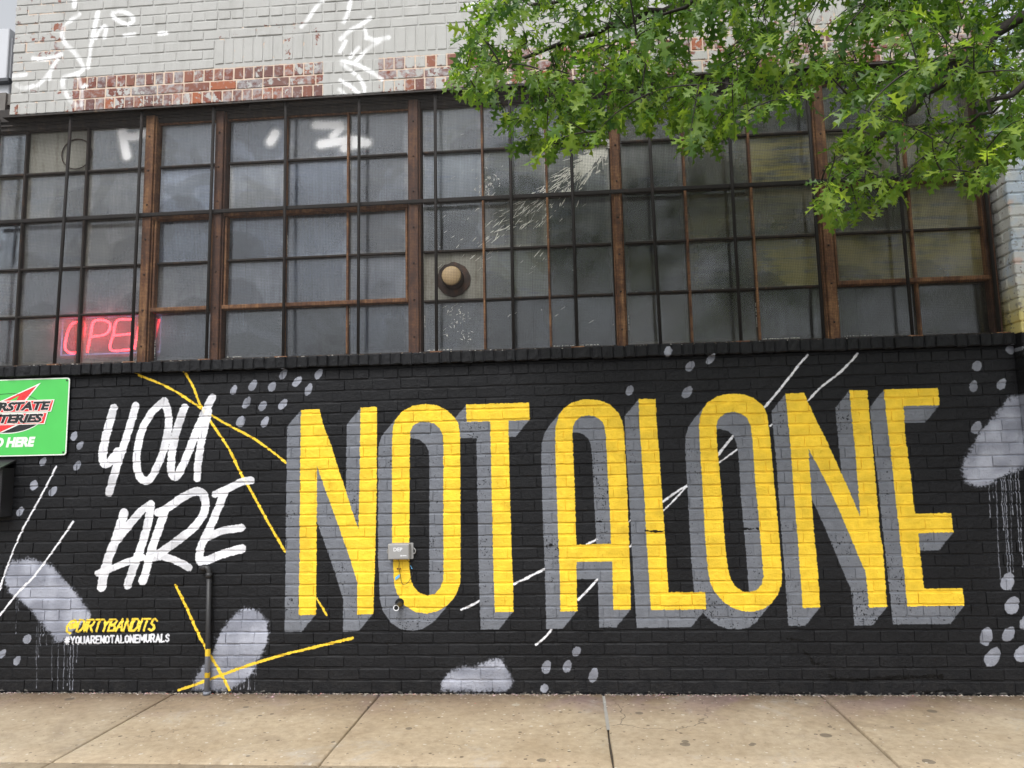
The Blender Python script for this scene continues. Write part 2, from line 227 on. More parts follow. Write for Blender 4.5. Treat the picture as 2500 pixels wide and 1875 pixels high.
class MB:
    """collects geometry for one mesh object"""
    def __init__(self):
        self.v, self.f, self.m, self.t = [], [], [], []
    def add(self, verts, faces, tint=None, mi=0):
        n = len(self.v)
        self.v.extend(verts)
        self.f.extend([tuple(i + n for i in fc) for fc in faces])
        self.m.extend([mi] * len(faces))
        if tint is not None:
            self.t.extend([tint] * len(verts))
    def box(self, x0, x1, y0, y1, z0, z1, mi=0):
        v = [(x0, y0, z0), (x1, y0, z0), (x1, y1, z0), (x0, y1, z0), (x0, y0, z1), (x1, y0, z1), (x1, y1, z1), (x0, y1, z1)]
        self.add(v, [(0, 3, 2, 1), (4, 5, 6, 7), (0, 1, 5, 4), (1, 2, 6, 5), (2, 3, 7, 6), (3, 0, 4, 7)], mi=mi)
    def cbox(self, x0, x1, y0, y1, z0, z1, b=0.004, mi=0):
        """box with chamfered edges on its -Y side"""
        v = [(x0 + b, y0, z0 + b), (x1 - b, y0, z0 + b), (x1 - b, y0, z1 - b), (x0 + b, y0, z1 - b),
             (x0, y0 + b, z0), (x1, y0 + b, z0), (x1, y0 + b, z1), (x0, y0 + b, z1),
             (x0, y1, z0), (x1, y1, z0), (x1, y1, z1), (x0, y1, z1)]
        f = [(0, 1, 2, 3), (8, 11, 10, 9)]
        for k in range(4):
            j = (k + 1) % 4
            f += [(4 + k, 4 + j, j, k), (8 + k, 8 + j, 4 + j, 4 + k)]
        self.add(v, f, mi=mi)
    def tube(self, pts, r, n=6, cap=True, mi=0):
        pts = [Vector(p) for p in pts]
        rs = r if isinstance(r, (list, tuple)) else [r] * len(pts)
        ref = None
        verts, faces = [], []
        for i, p in enumerate(pts):
            d = (pts[min(i + 1, len(pts) - 1)] - pts[max(i - 1, 0)])
            if d.length < 1e-9: d = Vector((0, 0, 1))
            d.normalize()
            if ref is None:
                ref = Vector((0, 0, 1)) if abs(d.z) < 0.9 else Vector((1, 0, 0))
            a = d.cross(ref)
            if a.length < 1e-6: a = d.cross(Vector((0, 1, 0)))
            a.normalize()
            b = d.cross(a)
            ref = a.cross(d)
            for k in range(n):
                t = 2 * math.pi * k / n
                verts.append(tuple(p + (a * math.cos(t) + b * math.sin(t)) * rs[i]))
        for i in range(len(pts) - 1):
            for k in range(n):
                k2 = (k + 1) % n
                faces.append((i * n + k, i * n + k2, (i + 1) * n + k2, (i + 1) * n + k))
        if cap:
            faces.append(tuple(range(n - 1, -1, -1)))
            faces.append(tuple(range((len(pts) - 1) * n, len(pts) * n)))
        self.add(verts, faces, mi=mi)
    def poly(self, pts, y0, y1, mi=0):
        """prism of an outline given in x,z between y0 (front) and y1"""
        n = len(pts)
        v = [(p[0], y0, p[1]) for p in pts] + [(p[0], y1, p[1]) for p in pts]
        f = [tuple(range(n)), tuple(range(2 * n - 1, n - 1, -1))]
        for k in range(n):
            j = (k + 1) % n
            f.append((k, n + k, n + j, j))
        self.add(v, f, mi=mi)
    def build(self, name, mats, parent=None, smooth=False, loc=None):
        me = bpy.data.meshes.new(name)
        me.from_pydata([tuple(p) for p in self.v], [], self.f)
        if not isinstance(mats, (list, tuple)): mats = [mats]
        for m in mats: me.materials.append(m)
        if len(mats) > 1:
            me.polygons.foreach_set('material_index', self.m)
        if self.t:
            at = me.attributes.new('tint', 'FLOAT', 'POINT')
            at.data.foreach_set('value', self.t)
        if smooth:
            me.polygons.foreach_set('use_smooth', [True] * len(me.polygons))
        me.update()
        o = bpy.data.objects.new(name, me)
        col.objects.link(o)
        if loc is not None: o.location = loc
        if parent is not None: o.parent = parent
        return o

def fix_normals(o):
    bm = bmesh.new(); bm.from_mesh(o.data)
    bmesh.ops.recalc_face_normals(bm, faces=bm.faces[:])
    bm.to_mesh(o.data); bm.free()
    return o

def catmull(pts, n=8):
    if len(pts) < 3:
        return [tuple(p) for p in pts]
    P = [np.array(p, float) for p in pts]
    P = [2 * P[0] - P[1]] + P + [2 * P[-1] - P[-2]]
    out = []
    for i in range(1, len(P) - 2):
        for k in range(n):
            t = k / n
            out.append(tuple(0.5 * (2 * P[i] + (P[i + 1] - P[i - 1]) * t + (2 * P[i - 1] - 5 * P[i] + 4 * P[i + 1] - P[i + 2]) * t * t
                                    + (3 * P[i] - P[i - 1] - 3 * P[i + 1] + P[i + 2]) * t ** 3)))
    out.append(tuple(P[-2]))
    return out

# ------------------------------------------------------------------ paint drawn by code into masks
def vnoise(h, w, cell):
    gh, gw = int(h / cell) + 3, int(w / cell) + 3
    g = nrg.random((gh, gw)).astype(np.float32)
    yy, xx = np.arange(h) / cell, np.arange(w) / cell
    y0, x0 = yy.astype(int), xx.astype(int)
    fy, fx = (yy - y0)[:, None], (xx - x0)[None, :]
    fy = fy * fy * (3 - 2 * fy); fx = fx * fx * (3 - 2 * fx)
    a = g[y0][:, x0]; b = g[y0][:, x0 + 1]; c = g[y0 + 1][:, x0]; d = g[y0 + 1][:, x0 + 1]
    return (a * (1 - fx) + b * fx) * (1 - fy) + (c * (1 - fx) + d * fx) * fy

class Canvas:
    def __init__(self, x0, x1, z0, z1, res):
        self.x0, self.z0, self.res = x0, z0, res
        self.w, self.h = int((x1 - x0) / res), int((z1 - z0) / res)
        self.W, self.H = self.w * res, self.h * res
        X = (np.arange(self.w) + 0.5) * res + x0
        Z = (np.arange(self.h) + 0.5) * res + z0
        self.X, self.Z = np.meshgrid(X.astype(np.float32), Z.astype(np.float32))
        self.n1 = vnoise(self.h, self.w, 3) - 0.5
        self.n2 = vnoise(self.h, self.w, 3) - 0.5
        self.n3 = vnoise(self.h, self.w, 9) - 0.5
    def win(self, pts, pad):
        xs = [p[0] for p in pts]; zs = [p[1] for p in pts]
        i0 = max(0, int((min(xs) - pad - self.x0) / self.res)); i1 = min(self.w, int((max(xs) + pad - self.x0) / self.res) + 2)
        j0 = max(0, int((min(zs) - pad - self.z0) / self.res)); j1 = min(self.h, int((max(zs) + pad - self.z0) / self.res) + 2)
        return slice(j0, max(j0, j1)), slice(i0, max(i0, i1))
    def fill(self, polys, rough=0.004, ragged=0.0):
        """mask of even-odd polygons; returns (window, mask)"""
        allp = [p for pl in polys for p in pl]
        s = self.win(allp, 0.05)
        x = self.X[s] + self.n1[s] * rough; z = self.Z[s] + self.n2[s] * rough
        if ragged:
            x = x + (self.n3[s] + self.n1[s]) * ragged; z = z + (self.n2[s] * 1.4) * ragged
        m = np.zeros(x.shape, bool)
        for pl in polys:
            n = len(pl)
            for k in range(n):
                (ax, az), (bx, bz) = pl[k], pl[(k + 1) % n]
                if az == bz: continue
                c = (az > z) != (bz > z)
                m ^= c & (x < (bx - ax) * (z - az) / (bz - az) + ax)
        return s, m
    def dist(self, pts, pad):
        s = self.win(pts, pad)
        x, z = self.X[s], self.Z[s]
        d = np.full(x.shape, 9.0, np.float32)
        for (ax, az), (bx, bz) in zip(pts[:-1], pts[1:]):
            vx, vz = bx - ax, bz - az
            L2 = vx * vx + vz * vz + 1e-12
            t = np.clip(((x - ax) * vx + (z - az) * vz) / L2, 0, 1)
            d = np.minimum(d, np.hypot(x - ax - t * vx, z - az - t * vz))
        return s, d
    def stroke(self, pts, w, rough=0.004, smooth=True):
        p = catmull(pts, 6) if smooth else pts
        s, d = self.dist(p, w)
        return s, d + (self.n1[s] + self.n3[s]) * rough < w / 2

GLYPH = {
 'A': (.6, [[(0, 0), (.3, 1), (.6, 0)], [(.12, .35), (.48, .35)]]),
 'B': (.58, [[(0, 0), (0, 1), (.4, 1), (.52, .85), (.45, .6), (0, .53)], [(0, .53), (.45, .5), (.58, .3), (.48, .05), (0, 0)]]),
 'D': (.55, [[(0, 0), (0, 1), (.3, 1), (.55, .75), (.55, .3), (.3, 0), (0, 0)]]),
 'E': (.48, [[(.48, 1), (0, 1), (0, 0), (.48, 0)], [(0, .52), (.42, .52)]]),
 'I': (.1, [[(.05, 0), (.05, 1)]]),
 'L': (.44, [[(0, 1), (0, 0), (.44, 0)]]),
 'M': (.7, [[(0, 0), (0, 1), (.35, .3), (.7, 1), (.7, 0)]]),
 'N': (.52, [[(0, 0), (0, 1), (.52, 0), (.52, 1)]]),
 'O': (.52, [[(.26, 1), (.52, .8), (.52, .2), (.26, 0), (0, .2), (0, .8), (.26, 1)]]),
 'R': (.54, [[(0, 0), (0, 1), (.4, 1), (.52, .78), (.4, .5), (0, .48)], [(.25, .48), (.54, 0)]]),
 'S': (.5, [[(.5, .85), (.3, 1), (.05, .85), (.1, .6), (.42, .42), (.5, .18), (.28, 0), (0, .15)]]),
 'T': (.56, [[(0, 1), (.56, 1)], [(.28, 1), (.28, 0)]]),
 'U': (.52, [[(0, 1), (0, .2), (.26, 0), (.52, .2), (.52, 1)]]),
 'Y': (.56, [[(0, 1), (.28, .5), (.56, 1)], [(.28, .5), (.28, 0)]]),
 '@': (.92, [[(.62, .55), (.45, .68), (.32, .45), (.42, .3), (.58, .38), (.66, .7), (.66, .34), (.84, .36), (.9, .7), (.6, .98), (.22, .85), (.04, .45), (.16, .0), (.5, -.12)]]),
 '#': (.66, [[(.15, 0), (.25, 1)], [(.43, 0), (.53, 1)], [(0, .35), (.62, .35)], [(.05, .68), (.66, .68)]]),
}
def word_strokes(text, p0, p1, height, shear, gap):
    total = sum(GLYPH[c][0] for c in text) + gap * (len(text) - 1)
    ux, uz = (p1[0] - p0[0]) / total, (p1[1] - p0[1]) / total
    out, cx = [], 0.0
    for c in text:
        gw, st = GLYPH[c]
        for line in st:
            out.append([(p0[0] + (cx + a) * ux + shear * b * height, p0[1] + (cx + a) * uz + b * height) for a, b in line])
        cx += gw + gap
    return out

def s2l(c):
    return tuple(((v / 255.0) / 12.92 if v <= 10 else (((v / 255.0) + 0.055) / 1.055) ** 2.4) for v in c)

def image_from(name, arr):
    h, w, _ = arr.shape
    im = bpy.data.images.new(name, w, h, alpha=True, float_buffer=False)
    im.alpha_mode = 'CHANNEL_PACKED'
    im.pixels.foreach_set(np.clip(arr, 0, 1).astype(np.float32).ravel())
    im.update()
    im.pack()
    return im

def paint_mural():
    c = Canvas(-5.4, 3.65, 0.0, 2.5, 0.0034)
    BLACK, GREY, YEL, WHT, PALE = (25, 26, 29), (114, 118, 126), (252, 212, 62), (232, 233, 238), (158, 162, 174)
    img = np.zeros((c.h, c.w, 3), np.float32)
    img[:] = np.array(BLACK) / 255.0
    blot = vnoise(c.h, c.w, 90) - 0.5
    img += blot[..., None] * 0.028
    def put(s, m, colr, a=1.0, var=0.0):
        t = np.array(colr, np.float32) / 255.0
        mm = (m.astype(np.float32) * a)[..., None]
        if var:
            t = t + (c.n3[s] * var)[..., None]
        img[s] = img[s] * (1 - mm) + t * mm
    big = vnoise(c.h, c.w, 26) - 0.5
    str_v = vnoise(c.h, c.w // 5 + 2, 20).repeat(5, 1)[:, :c.w] - 0.5
    for pl in SMUDGES:
        s, m = c.fill([pl], 0.0, 0.0)
        acc = np.zeros(m.shape, np.float32)
        keep = (c.n1, c.n2, c.n3)
        for k in range(9):              # dry-brush edge: average of many ragged outlines
            c.n1, c.n2, c.n3 = (np.roll(q, (37 * k + 5, 61 * k + 9), (0, 1)) for q in keep)
            s, m = c.fill([pl], 0.004, 0.010 + 0.010 * k)
            acc += m
        c.n1, c.n2, c.n3 = keep
        acc /= 9.0
        grain = vnoise(acc.shape[0], acc.shape[1], 2) * .5 + vnoise(acc.shape[0], acc.shape[1], 5) * .5
        body = np.clip((acc - grain * .42) * 1.75, 0, 1)
        put(s, body, (140, 144, 157), 0.94, 0.02)
        shade = np.clip(0.35 + (big[s] + str_v[s]) * 1.5, 0.0, 1.0)
        put(s, body * shade, (172, 176, 189), 0.85, 0.03)
    for a, b in DRIPS:
        path = [a] + [(a[0] + (b[0] - a[0]) * f + rng.uniform(-.004, .004), a[1] + (b[1] - a[1]) * f) for f in (.25, .5, .75)] + [b]
        s, m = c.stroke(path, rng.uniform(.003, .0062), 0.002)
        put(s, m, PALE, rng.uniform(0.35, 0.9))
        s, m = c.stroke([(b[0], b[1] + .012), b], rng.uniform(.004, .008), 0.002, False)
        put(s, m, PALE, 0.7)
    for x, z, l, w in DABS:
        ang = math.radians(rng.uniform(48, 72))
        pts = []
        for k in range(20):
            t = 2 * math.pi * k / 20
            rr = 1 + rng.uniform(-.05, .05)
            u, v = math.cos(t) * l * rr, math.sin(t) * w * rr * (1 - 0.12 * math.cos(t))
            pts.append((x + u * math.cos(ang) - v * math.sin(ang), z + u * math.sin(ang) + v * math.cos(ang)))
        s, m = c.fill([pts], 0.004)
        put(s, m * np.clip(0.88 + big[s] * 0.4, 0.6, 1), (160, 164, 176), 0.95, 0.04)
    for pts, w in WHITE_LINES:
        s, m = c.stroke(pts, w * .88, 0.004); put(s, m, WHT, 0.97)
    for pts, w in YELLOW_LINES:
        s, m = c.stroke(pts, w * .84, 0.004); put(s, m, YEL, 0.97)
    pit = (vnoise(c.h, c.w, 2) * 0.75 + vnoise(c.h, c.w, 5) * 0.35 + vnoise(c.h, c.w, 60) * 0.4)
    off = np.array((-0.1035, -0.1185))
    for name in ('N1', 'O1', 'T', 'A', 'L', 'N2', 'E', 'O2'):
        polys = LETTERS[name]
        for k in range(1, 19):
            f = k / 18.0
            s, m = c.fill([[(p[0] + off[0] * f, p[1] + off[1] * f) for p in pl] for pl in polys], 0.004)
            put(s, m & (pit[s] < 1.16), GREY, 1.0, 0.03)
    for name in ('N1', 'O1', 'T', 'A', 'L', 'N2', 'E', 'O2'):
        s, m = c.fill(LETTERS[name], 0.0045)
        roll = np.clip(1.0 - np.abs(str_v[s] + big[s]) * .12, .8, 1.0)
        put(s, m, YEL, 1.0, 0.03)
        img[s] = np.where(m[..., None], img[s] * roll[..., None], img[s])
    for pts, w in BRUSH_WORDS:
        s, m = c.stroke(pts, w * 1.13, 0.0045)
        put(s, m * np.clip(0.96 + big[s] * 0.25, 0, 1), WHT, 1.0, 0.03)
    for ln in word_strokes('@DIRTYBANDITS', (-3.765, 0.430), (-3.085, 0.437), 0.083, 0.28, 0.17):
        s, m = c.stroke(ln, 0.0165, 0.002, False); put(s, m, (246, 214, 74))
    for ln in word_strokes('#YOUARENOTALONEMURALS', (-3.76, 0.342), (-2.965, 0.360), 0.05, 0.0, 0.26):
        s, m = c.stroke(ln, 0.0135, 0.0015, False); put(s, m, (222, 224, 230))
    for pts, w in CRACKS:
        s, m = c.stroke(pts, w * 1.6, 0.009, False); put(s, m, (3, 3, 4))  # near-black paints in the shade inside open cracks and joints
    # dust splashed up the foot of the wall, and scuffs
    splash = np.clip(1 - (c.Z - .02) / (.10 + .25 * vnoise(c.h, c.w, 70)), 0, 1) * np.clip(vnoise(c.h, c.w, 14) * .6 + vnoise(c.h, c.w, 4) * .6 - .25, 0, 1)
    img[:] = img * (1 - splash[..., None] * .16) + np.array((128, 116, 100)) / 255.0 * splash[..., None] * .16
    foot = (c.Z < 0.012 + c.n3 * 0.03) & (vnoise(c.h, c.w, 4) > 0.6)
    img[foot] = img[foot] * 0.45 + np.array((150, 146, 138)) / 255.0 * 0.55
    arr = np.ones((c.h, c.w, 4), np.float32)
    arr[..., :3] = img
    return image_from('mural_paint', arr), c

def paint_upper():
    """R = white spray paint, G = how much of the old grey coat is left"""
    c = Canvas(-5.0, 3.65, 2.4, 6.2, 0.0065)
    spray = np.zeros((c.h, c.w), np.float32)
    cover = np.full((c.h, c.w), 0.92, np.float32)
    def area(x0, x1, z0, z1, v):
        m = (c.X > x0) & (c.X < x1) & (c.Z > z0) & (c.Z < z1)
        cover[m] = v
    area(-3.93, -1.86, 4.44, 4.775, 0.27)
    area(-1.86, -1.42, 4.44, 4.775, 0.82)
    area(-1.42, 3.65, 4.44, 4.775, 0.37)
    area(-5.0, -3.93, 4.44, 4.70, 0.66)
    area(-3.93, -1.86, 4.775, 5.13, 0.82)
    area(-2.72, -1.88, 4.80, 5.12, 0.68)
    area(-4.6, -4.02, 4.85, 6.2, 0.60)
    area(0.9, 3.1, 4.775, 5.4, 0.6)
    for lst, soft in ((SPRAY_WALL, 0.022), (SPRAY_GLASS, 0.06)):
        for pts, w in lst:
            p = catmull(pts, 6)
            s, d = c.dist(p, w + soft * 2)
            a = np.clip(1 - (d - w * (0.22 if soft < .03 else .5)) / soft, 0, 1)
            spray[s] = np.maximum(spray[s], a * a * (3 - 2 * a) * (np.clip(.62 + c.n3[s] * .9 + rng.uniform(0, .35), .25, 1) if soft < .03 else 1.0))
    arr = np.ones((c.h, c.w, 4), np.float32)
    arr[..., 0] = spray; arr[..., 1] = cover; arr[..., 2] = 0
    im = image_from('old_paint_masks', arr)
    im.colorspace_settings.name = 'Non-Color'
    return im, c

# ------------------------------------------------------------------ materials
class NT:
    def __init__(self, name):
        self.mat = bpy.data.materials.new(name)
        self.mat.use_nodes = True
        self.t = self.mat.node_tree
        self.t.nodes.clear()
        self.out = self.n('ShaderNodeOutputMaterial')
    def n(self, kind, **kw):
        nd = self.t.nodes.new(kind)
        for k, v in kw.items():
            if k in nd.inputs: self.set(nd.inputs[k], v)
            else: setattr(nd, k, v)
        return nd
    def set(self, sock, v):
        if isinstance(v, bpy.types.NodeSocket): self.t.links.new(v, sock)
        else:
            if sock.type == 'RGBA' and len(v) == 3: v = (*v, 1)
            sock.default_value = v
    def noise(self, scale, detail=4, rough=0.55, vec=None, dist=0.0):
        nd = self.n('ShaderNodeTexNoise')
        nd.inputs['Scale'].default_value = scale; nd.inputs['Detail'].default_value = detail
        nd.inputs['Roughness'].default_value = rough; nd.inputs['Distortion'].default_value = dist
        self.set(nd.inputs['Vector'], vec if vec is not None else self.pos())
        return nd.outputs['Fac']
    def pos(self):
        if not hasattr(self, '_p'): self._p = self.n('ShaderNodeNewGeometry').outputs['Position']
        return self._p
    def math(self, op, a, b=0.0, c=0.0, clamp=False):
        nd = self.n('ShaderNodeMath', operation=op); nd.use_clamp = clamp
        self.set(nd.inputs[0], a); self.set(nd.inputs[1], b)
        if len(nd.inputs) > 2: self.set(nd.inputs[2], c)
        return nd.outputs[0]
    def ramp(self, fac, stops, interp='LINEAR'):
        nd = self.n('ShaderNodeValToRGB'); cr = nd.color_ramp; cr.interpolation = interp
        while len(cr.elements) < len(stops): cr.elements.new(0.5)
        for e, (p, cl) in zip(cr.elements, stops):
            e.position = p
            e.color = (*cl, 1) if not isinstance(cl, (int, float)) else (cl, cl, cl, 1)
        self.set(nd.inputs[0], fac)
        return nd.outputs[0]
    def mix(self, fac, a, b, blend='MIX'):
        nd = self.n('ShaderNodeMix', data_type='RGBA', blend_type=blend)
        self.set(nd.inputs[0], fac); self.set(nd.inputs[6], a); self.set(nd.inputs[7], b)
        return nd.outputs[2]
    def maprange(self, v, a, b, c=0.0, d=1.0, smooth=False):
        nd = self.n('ShaderNodeMapRange'); nd.clamp = True
        if smooth: nd.interpolation_type = 'SMOOTHSTEP'
        for i, x in enumerate((v, a, b, c, d)): self.set(nd.inputs[i], x)
        return nd.outputs[0]
    def bump(self, h, strength=0.5, dist=0.005, normal=None):
        nd = self.n('ShaderNodeBump'); nd.inputs['Strength'].default_value = strength; nd.inputs['Distance'].default_value = dist
        self.set(nd.inputs['Height'], h)
        if normal is not None: self.set(nd.inputs['Normal'], normal)
        return nd.outputs[0]
    def attr(self, name, kind='GEOMETRY'):
        nd = self.n('ShaderNodeAttribute'); nd.attribute_type = kind; nd.attribute_name = name
        return nd.outputs['Fac']
    def tint(self):
        return self.math('ADD', self.attr('tint'), self.attr('tint', 'OBJECT'))
    def wallmap(self, im, c, jitter=0.006):
        nz = self.n('ShaderNodeTexNoise'); nz.inputs['Scale'].default_value = 70; nz.inputs['Detail'].default_value = 3
        self.set(nz.inputs['Vector'], self.pos())
        sub = self.n('ShaderNodeVectorMath', operation='SUBTRACT'); self.set(sub.inputs[0], nz.outputs['Color']); sub.inputs[1].default_value = (.5, .5, .5)
        sc = self.n('ShaderNodeVectorMath', operation='SCALE'); self.set(sc.inputs[0], sub.outputs[0]); sc.inputs['Scale'].default_value = jitter
        ad = self.n('ShaderNodeVectorMath', operation='ADD'); self.set(ad.inputs[0], self.pos()); self.set(ad.inputs[1], sc.outputs[0])
        sp = self.n('ShaderNodeSeparateXYZ'); self.set(sp.inputs[0], ad.outputs[0])
        u = self.math('MULTIPLY', self.math('SUBTRACT', sp.outputs[0], c.x0), 1 / c.W)
        v = self.math('MULTIPLY', self.math('SUBTRACT', sp.outputs[2], c.z0), 1 / c.H)
        cb = self.n('ShaderNodeCombineXYZ'); self.set(cb.inputs[0], u); self.set(cb.inputs[1], v)
        tx = self.n('ShaderNodeTexImage', image=im, extension='EXTEND', interpolation='Linear')
        self.set(tx.inputs[0], cb.outputs[0])
        return tx.outputs[0]
    def principled(self, **kw):
        nd = self.n('ShaderNodeBsdfPrincipled')
        for k, v in kw.items(): self.set(nd.inputs[k.replace('_', ' ')], v)
        return nd
    def done(self, shader):
        s = shader if isinstance(shader, bpy.types.NodeSocket) else shader.outputs[0]
        self.t.links.new(s, self.out.inputs['Surface'])
        return self.mat

mural_img, mural_cv = paint_mural()
upper_img, upper_cv = paint_upper()
M = {}

def mat_mural():
    t = NT('mural_paint_on_brick')
    c = t.wallmap(mural_img, mural_cv, 0.0045)
    v = t.noise(14, 5)
    c = t.mix(1.0, c, t.ramp(v, [(0.25, (.90, .90, .91)), (0.75, (1.05, 1.05, 1.05))]), 'MULTIPLY')
    c = t.mix(1.0, c, t.ramp(t.tint(), [(0.0, (.93, .93, .93)), (1.0, (1.05, 1.05, 1.05))]), 'MULTIPLY')
    dust = t.math('MULTIPLY', t.maprange(t.noise(240, 2), .62, .72), .05)
    c = t.mix(dust, c, (.45, .45, .44))
    h = t.math('ADD', t.math('MULTIPLY', t.noise(38, 5, .6), 1.0), t.math('MULTIPLY', t.noise(160, 3), 0.35))
    pits = t.maprange(t.noise(75, 2, .5, dist=.6), .30, .36, 0, 1)
    h = t.math('ADD', h, t.math('MULTIPLY', pits, 0.35))
    p = t.principled(Base_Color=c, Roughness=t.maprange(t.noise(20, 3), .3, .7, .42, .62), Normal=t.bump(h, 0.85, 0.008))
    p.inputs['Specular IOR Level'].default_value = 0.2
    return t.done(p)
M['mural'] = mat_mural()

def brick_colours(t):
    return t.ramp(t.tint(), [(0.0, (.16, .055, .042)), (0.22, (.235, .07, .045)), (0.42, (.13, .075, .075)), (0.6, (.27, .10, .06)),
                             (0.75, (.17, .10, .09)), (0.88, (.38, .12, .055)), (1.0, (.11, .085, .09))])
def mat_upper(mortar=False):
    t = NT('old_mortar' if mortar else 'old_brick_with_peeling_paint')
    tex = t.wallmap(upper_img, upper_cv, 0.02)
    sp = t.n('ShaderNodeSeparateColor'); t.set(sp.inputs[0], tex)
    spray, cover = sp.outputs[0], sp.outputs[1]
    if mortar:
        base = t.mix(t.noise(40, 4), (.52, .40, .32), (.70, .57, .46))
        cover = t.math('MULTIPLY_ADD', cover, 1.25, -0.27)
    else:
        base = t.mix(t.math('MULTIPLY', t.noise(30, 5), .35), brick_colours(t), t.mix(t.noise(9, 3), (.12, .05, .04), (.33, .17, .13)))
        haze = t.maprange(t.math('ADD', t.noise(22, 5, .65), t.math('MULTIPLY', t.math('SUBTRACT', t.math('FRACT', t.math('MULTIPLY', t.tint(), 13.7)), .5), .22)), .46, .68, 0, .8)
        base = t.mix(haze, base, (.40, .40, .41))
    nz = t.math('ADD', t.math('MULTIPLY', t.noise(16, 7, .62), .75), t.math('MULTIPLY', t.noise(4.5, 3), .25))
    if not mortar:
        nz = t.math('ADD', nz, t.math('MULTIPLY', t.math('SUBTRACT', t.attr('tint'), .5), .0))
        k = t.math('FRACT', t.math('MULTIPLY', t.tint(), 7.31))
        nz = t.math('ADD', nz, t.math('MULTIPLY', t.math('SUBTRACT', k, .5), .17))
    thr = t.maprange(cover, 0.0, 1.0, 0.28, 0.80)
    m = t.maprange(t.math('SUBTRACT', thr, nz), -0.012, 0.016)
    coat = t.mix(t.noise(5, 4), (.405, .405, .39), (.50, .50, .485))
    coat = t.mix(t.maprange(t.noise(70, 4), .6, .75, 0, .35), coat, (.34, .33, .31))
    mpz = t.n('ShaderNodeMapping'); mpz.inputs['Scale'].default_value = (9, 9, .9); t.set(mpz.inputs[0], t.pos())
    coat = t.mix(t.maprange(t.noise(1.0, 6, .7, vec=mpz.outputs[0]), .50, .68, 0, .35), coat, (.27, .265, .245))
    c = t.mix(m, base, coat)
    sp_m = t.math('MULTIPLY', spray, t.maprange(t.noise(90, 3), .22, .45, .7, 1.0))
    c = t.mix(sp_m, c, (.93, .94, .95))
    h = t.math('ADD', t.noise(60, 5, .6), t.math('MULTIPLY', m, .5))
    p = t.principled(Base_Color=c, Roughness=0.8, Normal=t.bump(h, 0.5, 0.004))
    p.inputs['Specular IOR Level'].default_value = 0.3
    return t.done(p)
M['upper'] = mat_upper(); M['mortar'] = mat_upper(True)

def mat_pier():
    t = NT('white_painted_pier_brick')
    sp = t.n('ShaderNodeSeparateXYZ'); t.set(sp.inputs[0], t.pos())
    z = sp.outputs[2]
    c = t.mix(t.noise(6, 4), (.60, .61, .62), (.74, .75, .76))
    c = t.mix(t.maprange(t.noise(2.6, 3, .5, dist=.5), .5, .56), c, (.58, .66, .78))
    c = t.mix(t.maprange(t.noise(3.7, 2, .5), .62, .66), c, (.74, .60, .56))
    zz = t.math('ADD', z, t.math('MULTIPLY', t.noise(9, 3), .25))
    c = t.mix(t.maprange(zz, 2.95, 2.66, 0, .85), c, (.70, .58, .16))
    side = t.math('ADD', t.math('MULTIPLY', t.noise(11, 6, .65), 1.0), 0.0)
    c = t.mix(t.maprange(side, .56, .64, 0, .75), c, (.22, .21, .20))
    c = t.mix(t.maprange(t.noise(34, 4), .62, .68, 0, .8), c, (.16, .12, .11))
    p = t.principled(Base_Color=c, Roughness=.72, Normal=t.bump(t.noise(50, 5, .6), .6, .005))
    return t.done(p)
M['pier'] = mat_pier()

def mat_rust(name, a, b, c3, amt=0.5, rough=.75):
    t = NT(name)
    n1 = t.noise(7, 6, .65); n2 = t.noise(45, 5, .6)
    mp = t.n('ShaderNodeMapping'); mp.inputs['Scale'].default_value = (30, 30, 1.6); t.set(mp.inputs[0], t.pos())
    st = t.noise(1.0, 5, .6, vec=mp.outputs[0])
    f = t.math('ADD', t.math('MULTIPLY', n1, .45), t.math('ADD', t.math('MULTIPLY', st, .4), t.math('MULTIPLY', n2, .25)))
    c = t.ramp(f, [(amt - .12, a), (amt, b), (amt + .12, c3)])
    c = t.mix(t.maprange(n2, .66, .74, 0, .7), c, (.035, .025, .02))
    p = t.principled(Base_Color=c, Roughness=rough, Normal=t.bump(t.math('ADD', n2, st), .5, .003))
    return t.done(p)
M['rust'] = mat_rust('rusted_steel_posts', (.055, .026, .017), (.15, .065, .03), (.33, .17, .075), .53)
M['rust_red'] = mat_rust('dark_rusted_posts', (.045, .024, .019), (.095, .045, .03), (.18, .085, .042), .56)
M['muntin'] = mat_rust('dark_window_bars', (.014, .011, .010), (.028, .018, .014), (.11, .055, .028), .60)
M['bar'] = mat_rust('dark_guard_bars', (.009, .008, .008), (.016, .012, .012), (.045, .026, .02), .62)
M['steel_dark'] = mat_rust('steel_lintel', (.02, .018, .018), (.04, .032, .028), (.11, .075, .05), .6)

def mat_wire():
    t = NT('wire_mesh_steel')
    return t.done(t.principled(Base_Color=t.mix(t.noise(6, 3), (.012, .011, .011), (.03, .024, .02)), Roughness=.6, Metallic=.3))
M['wire'] = mat_wire()

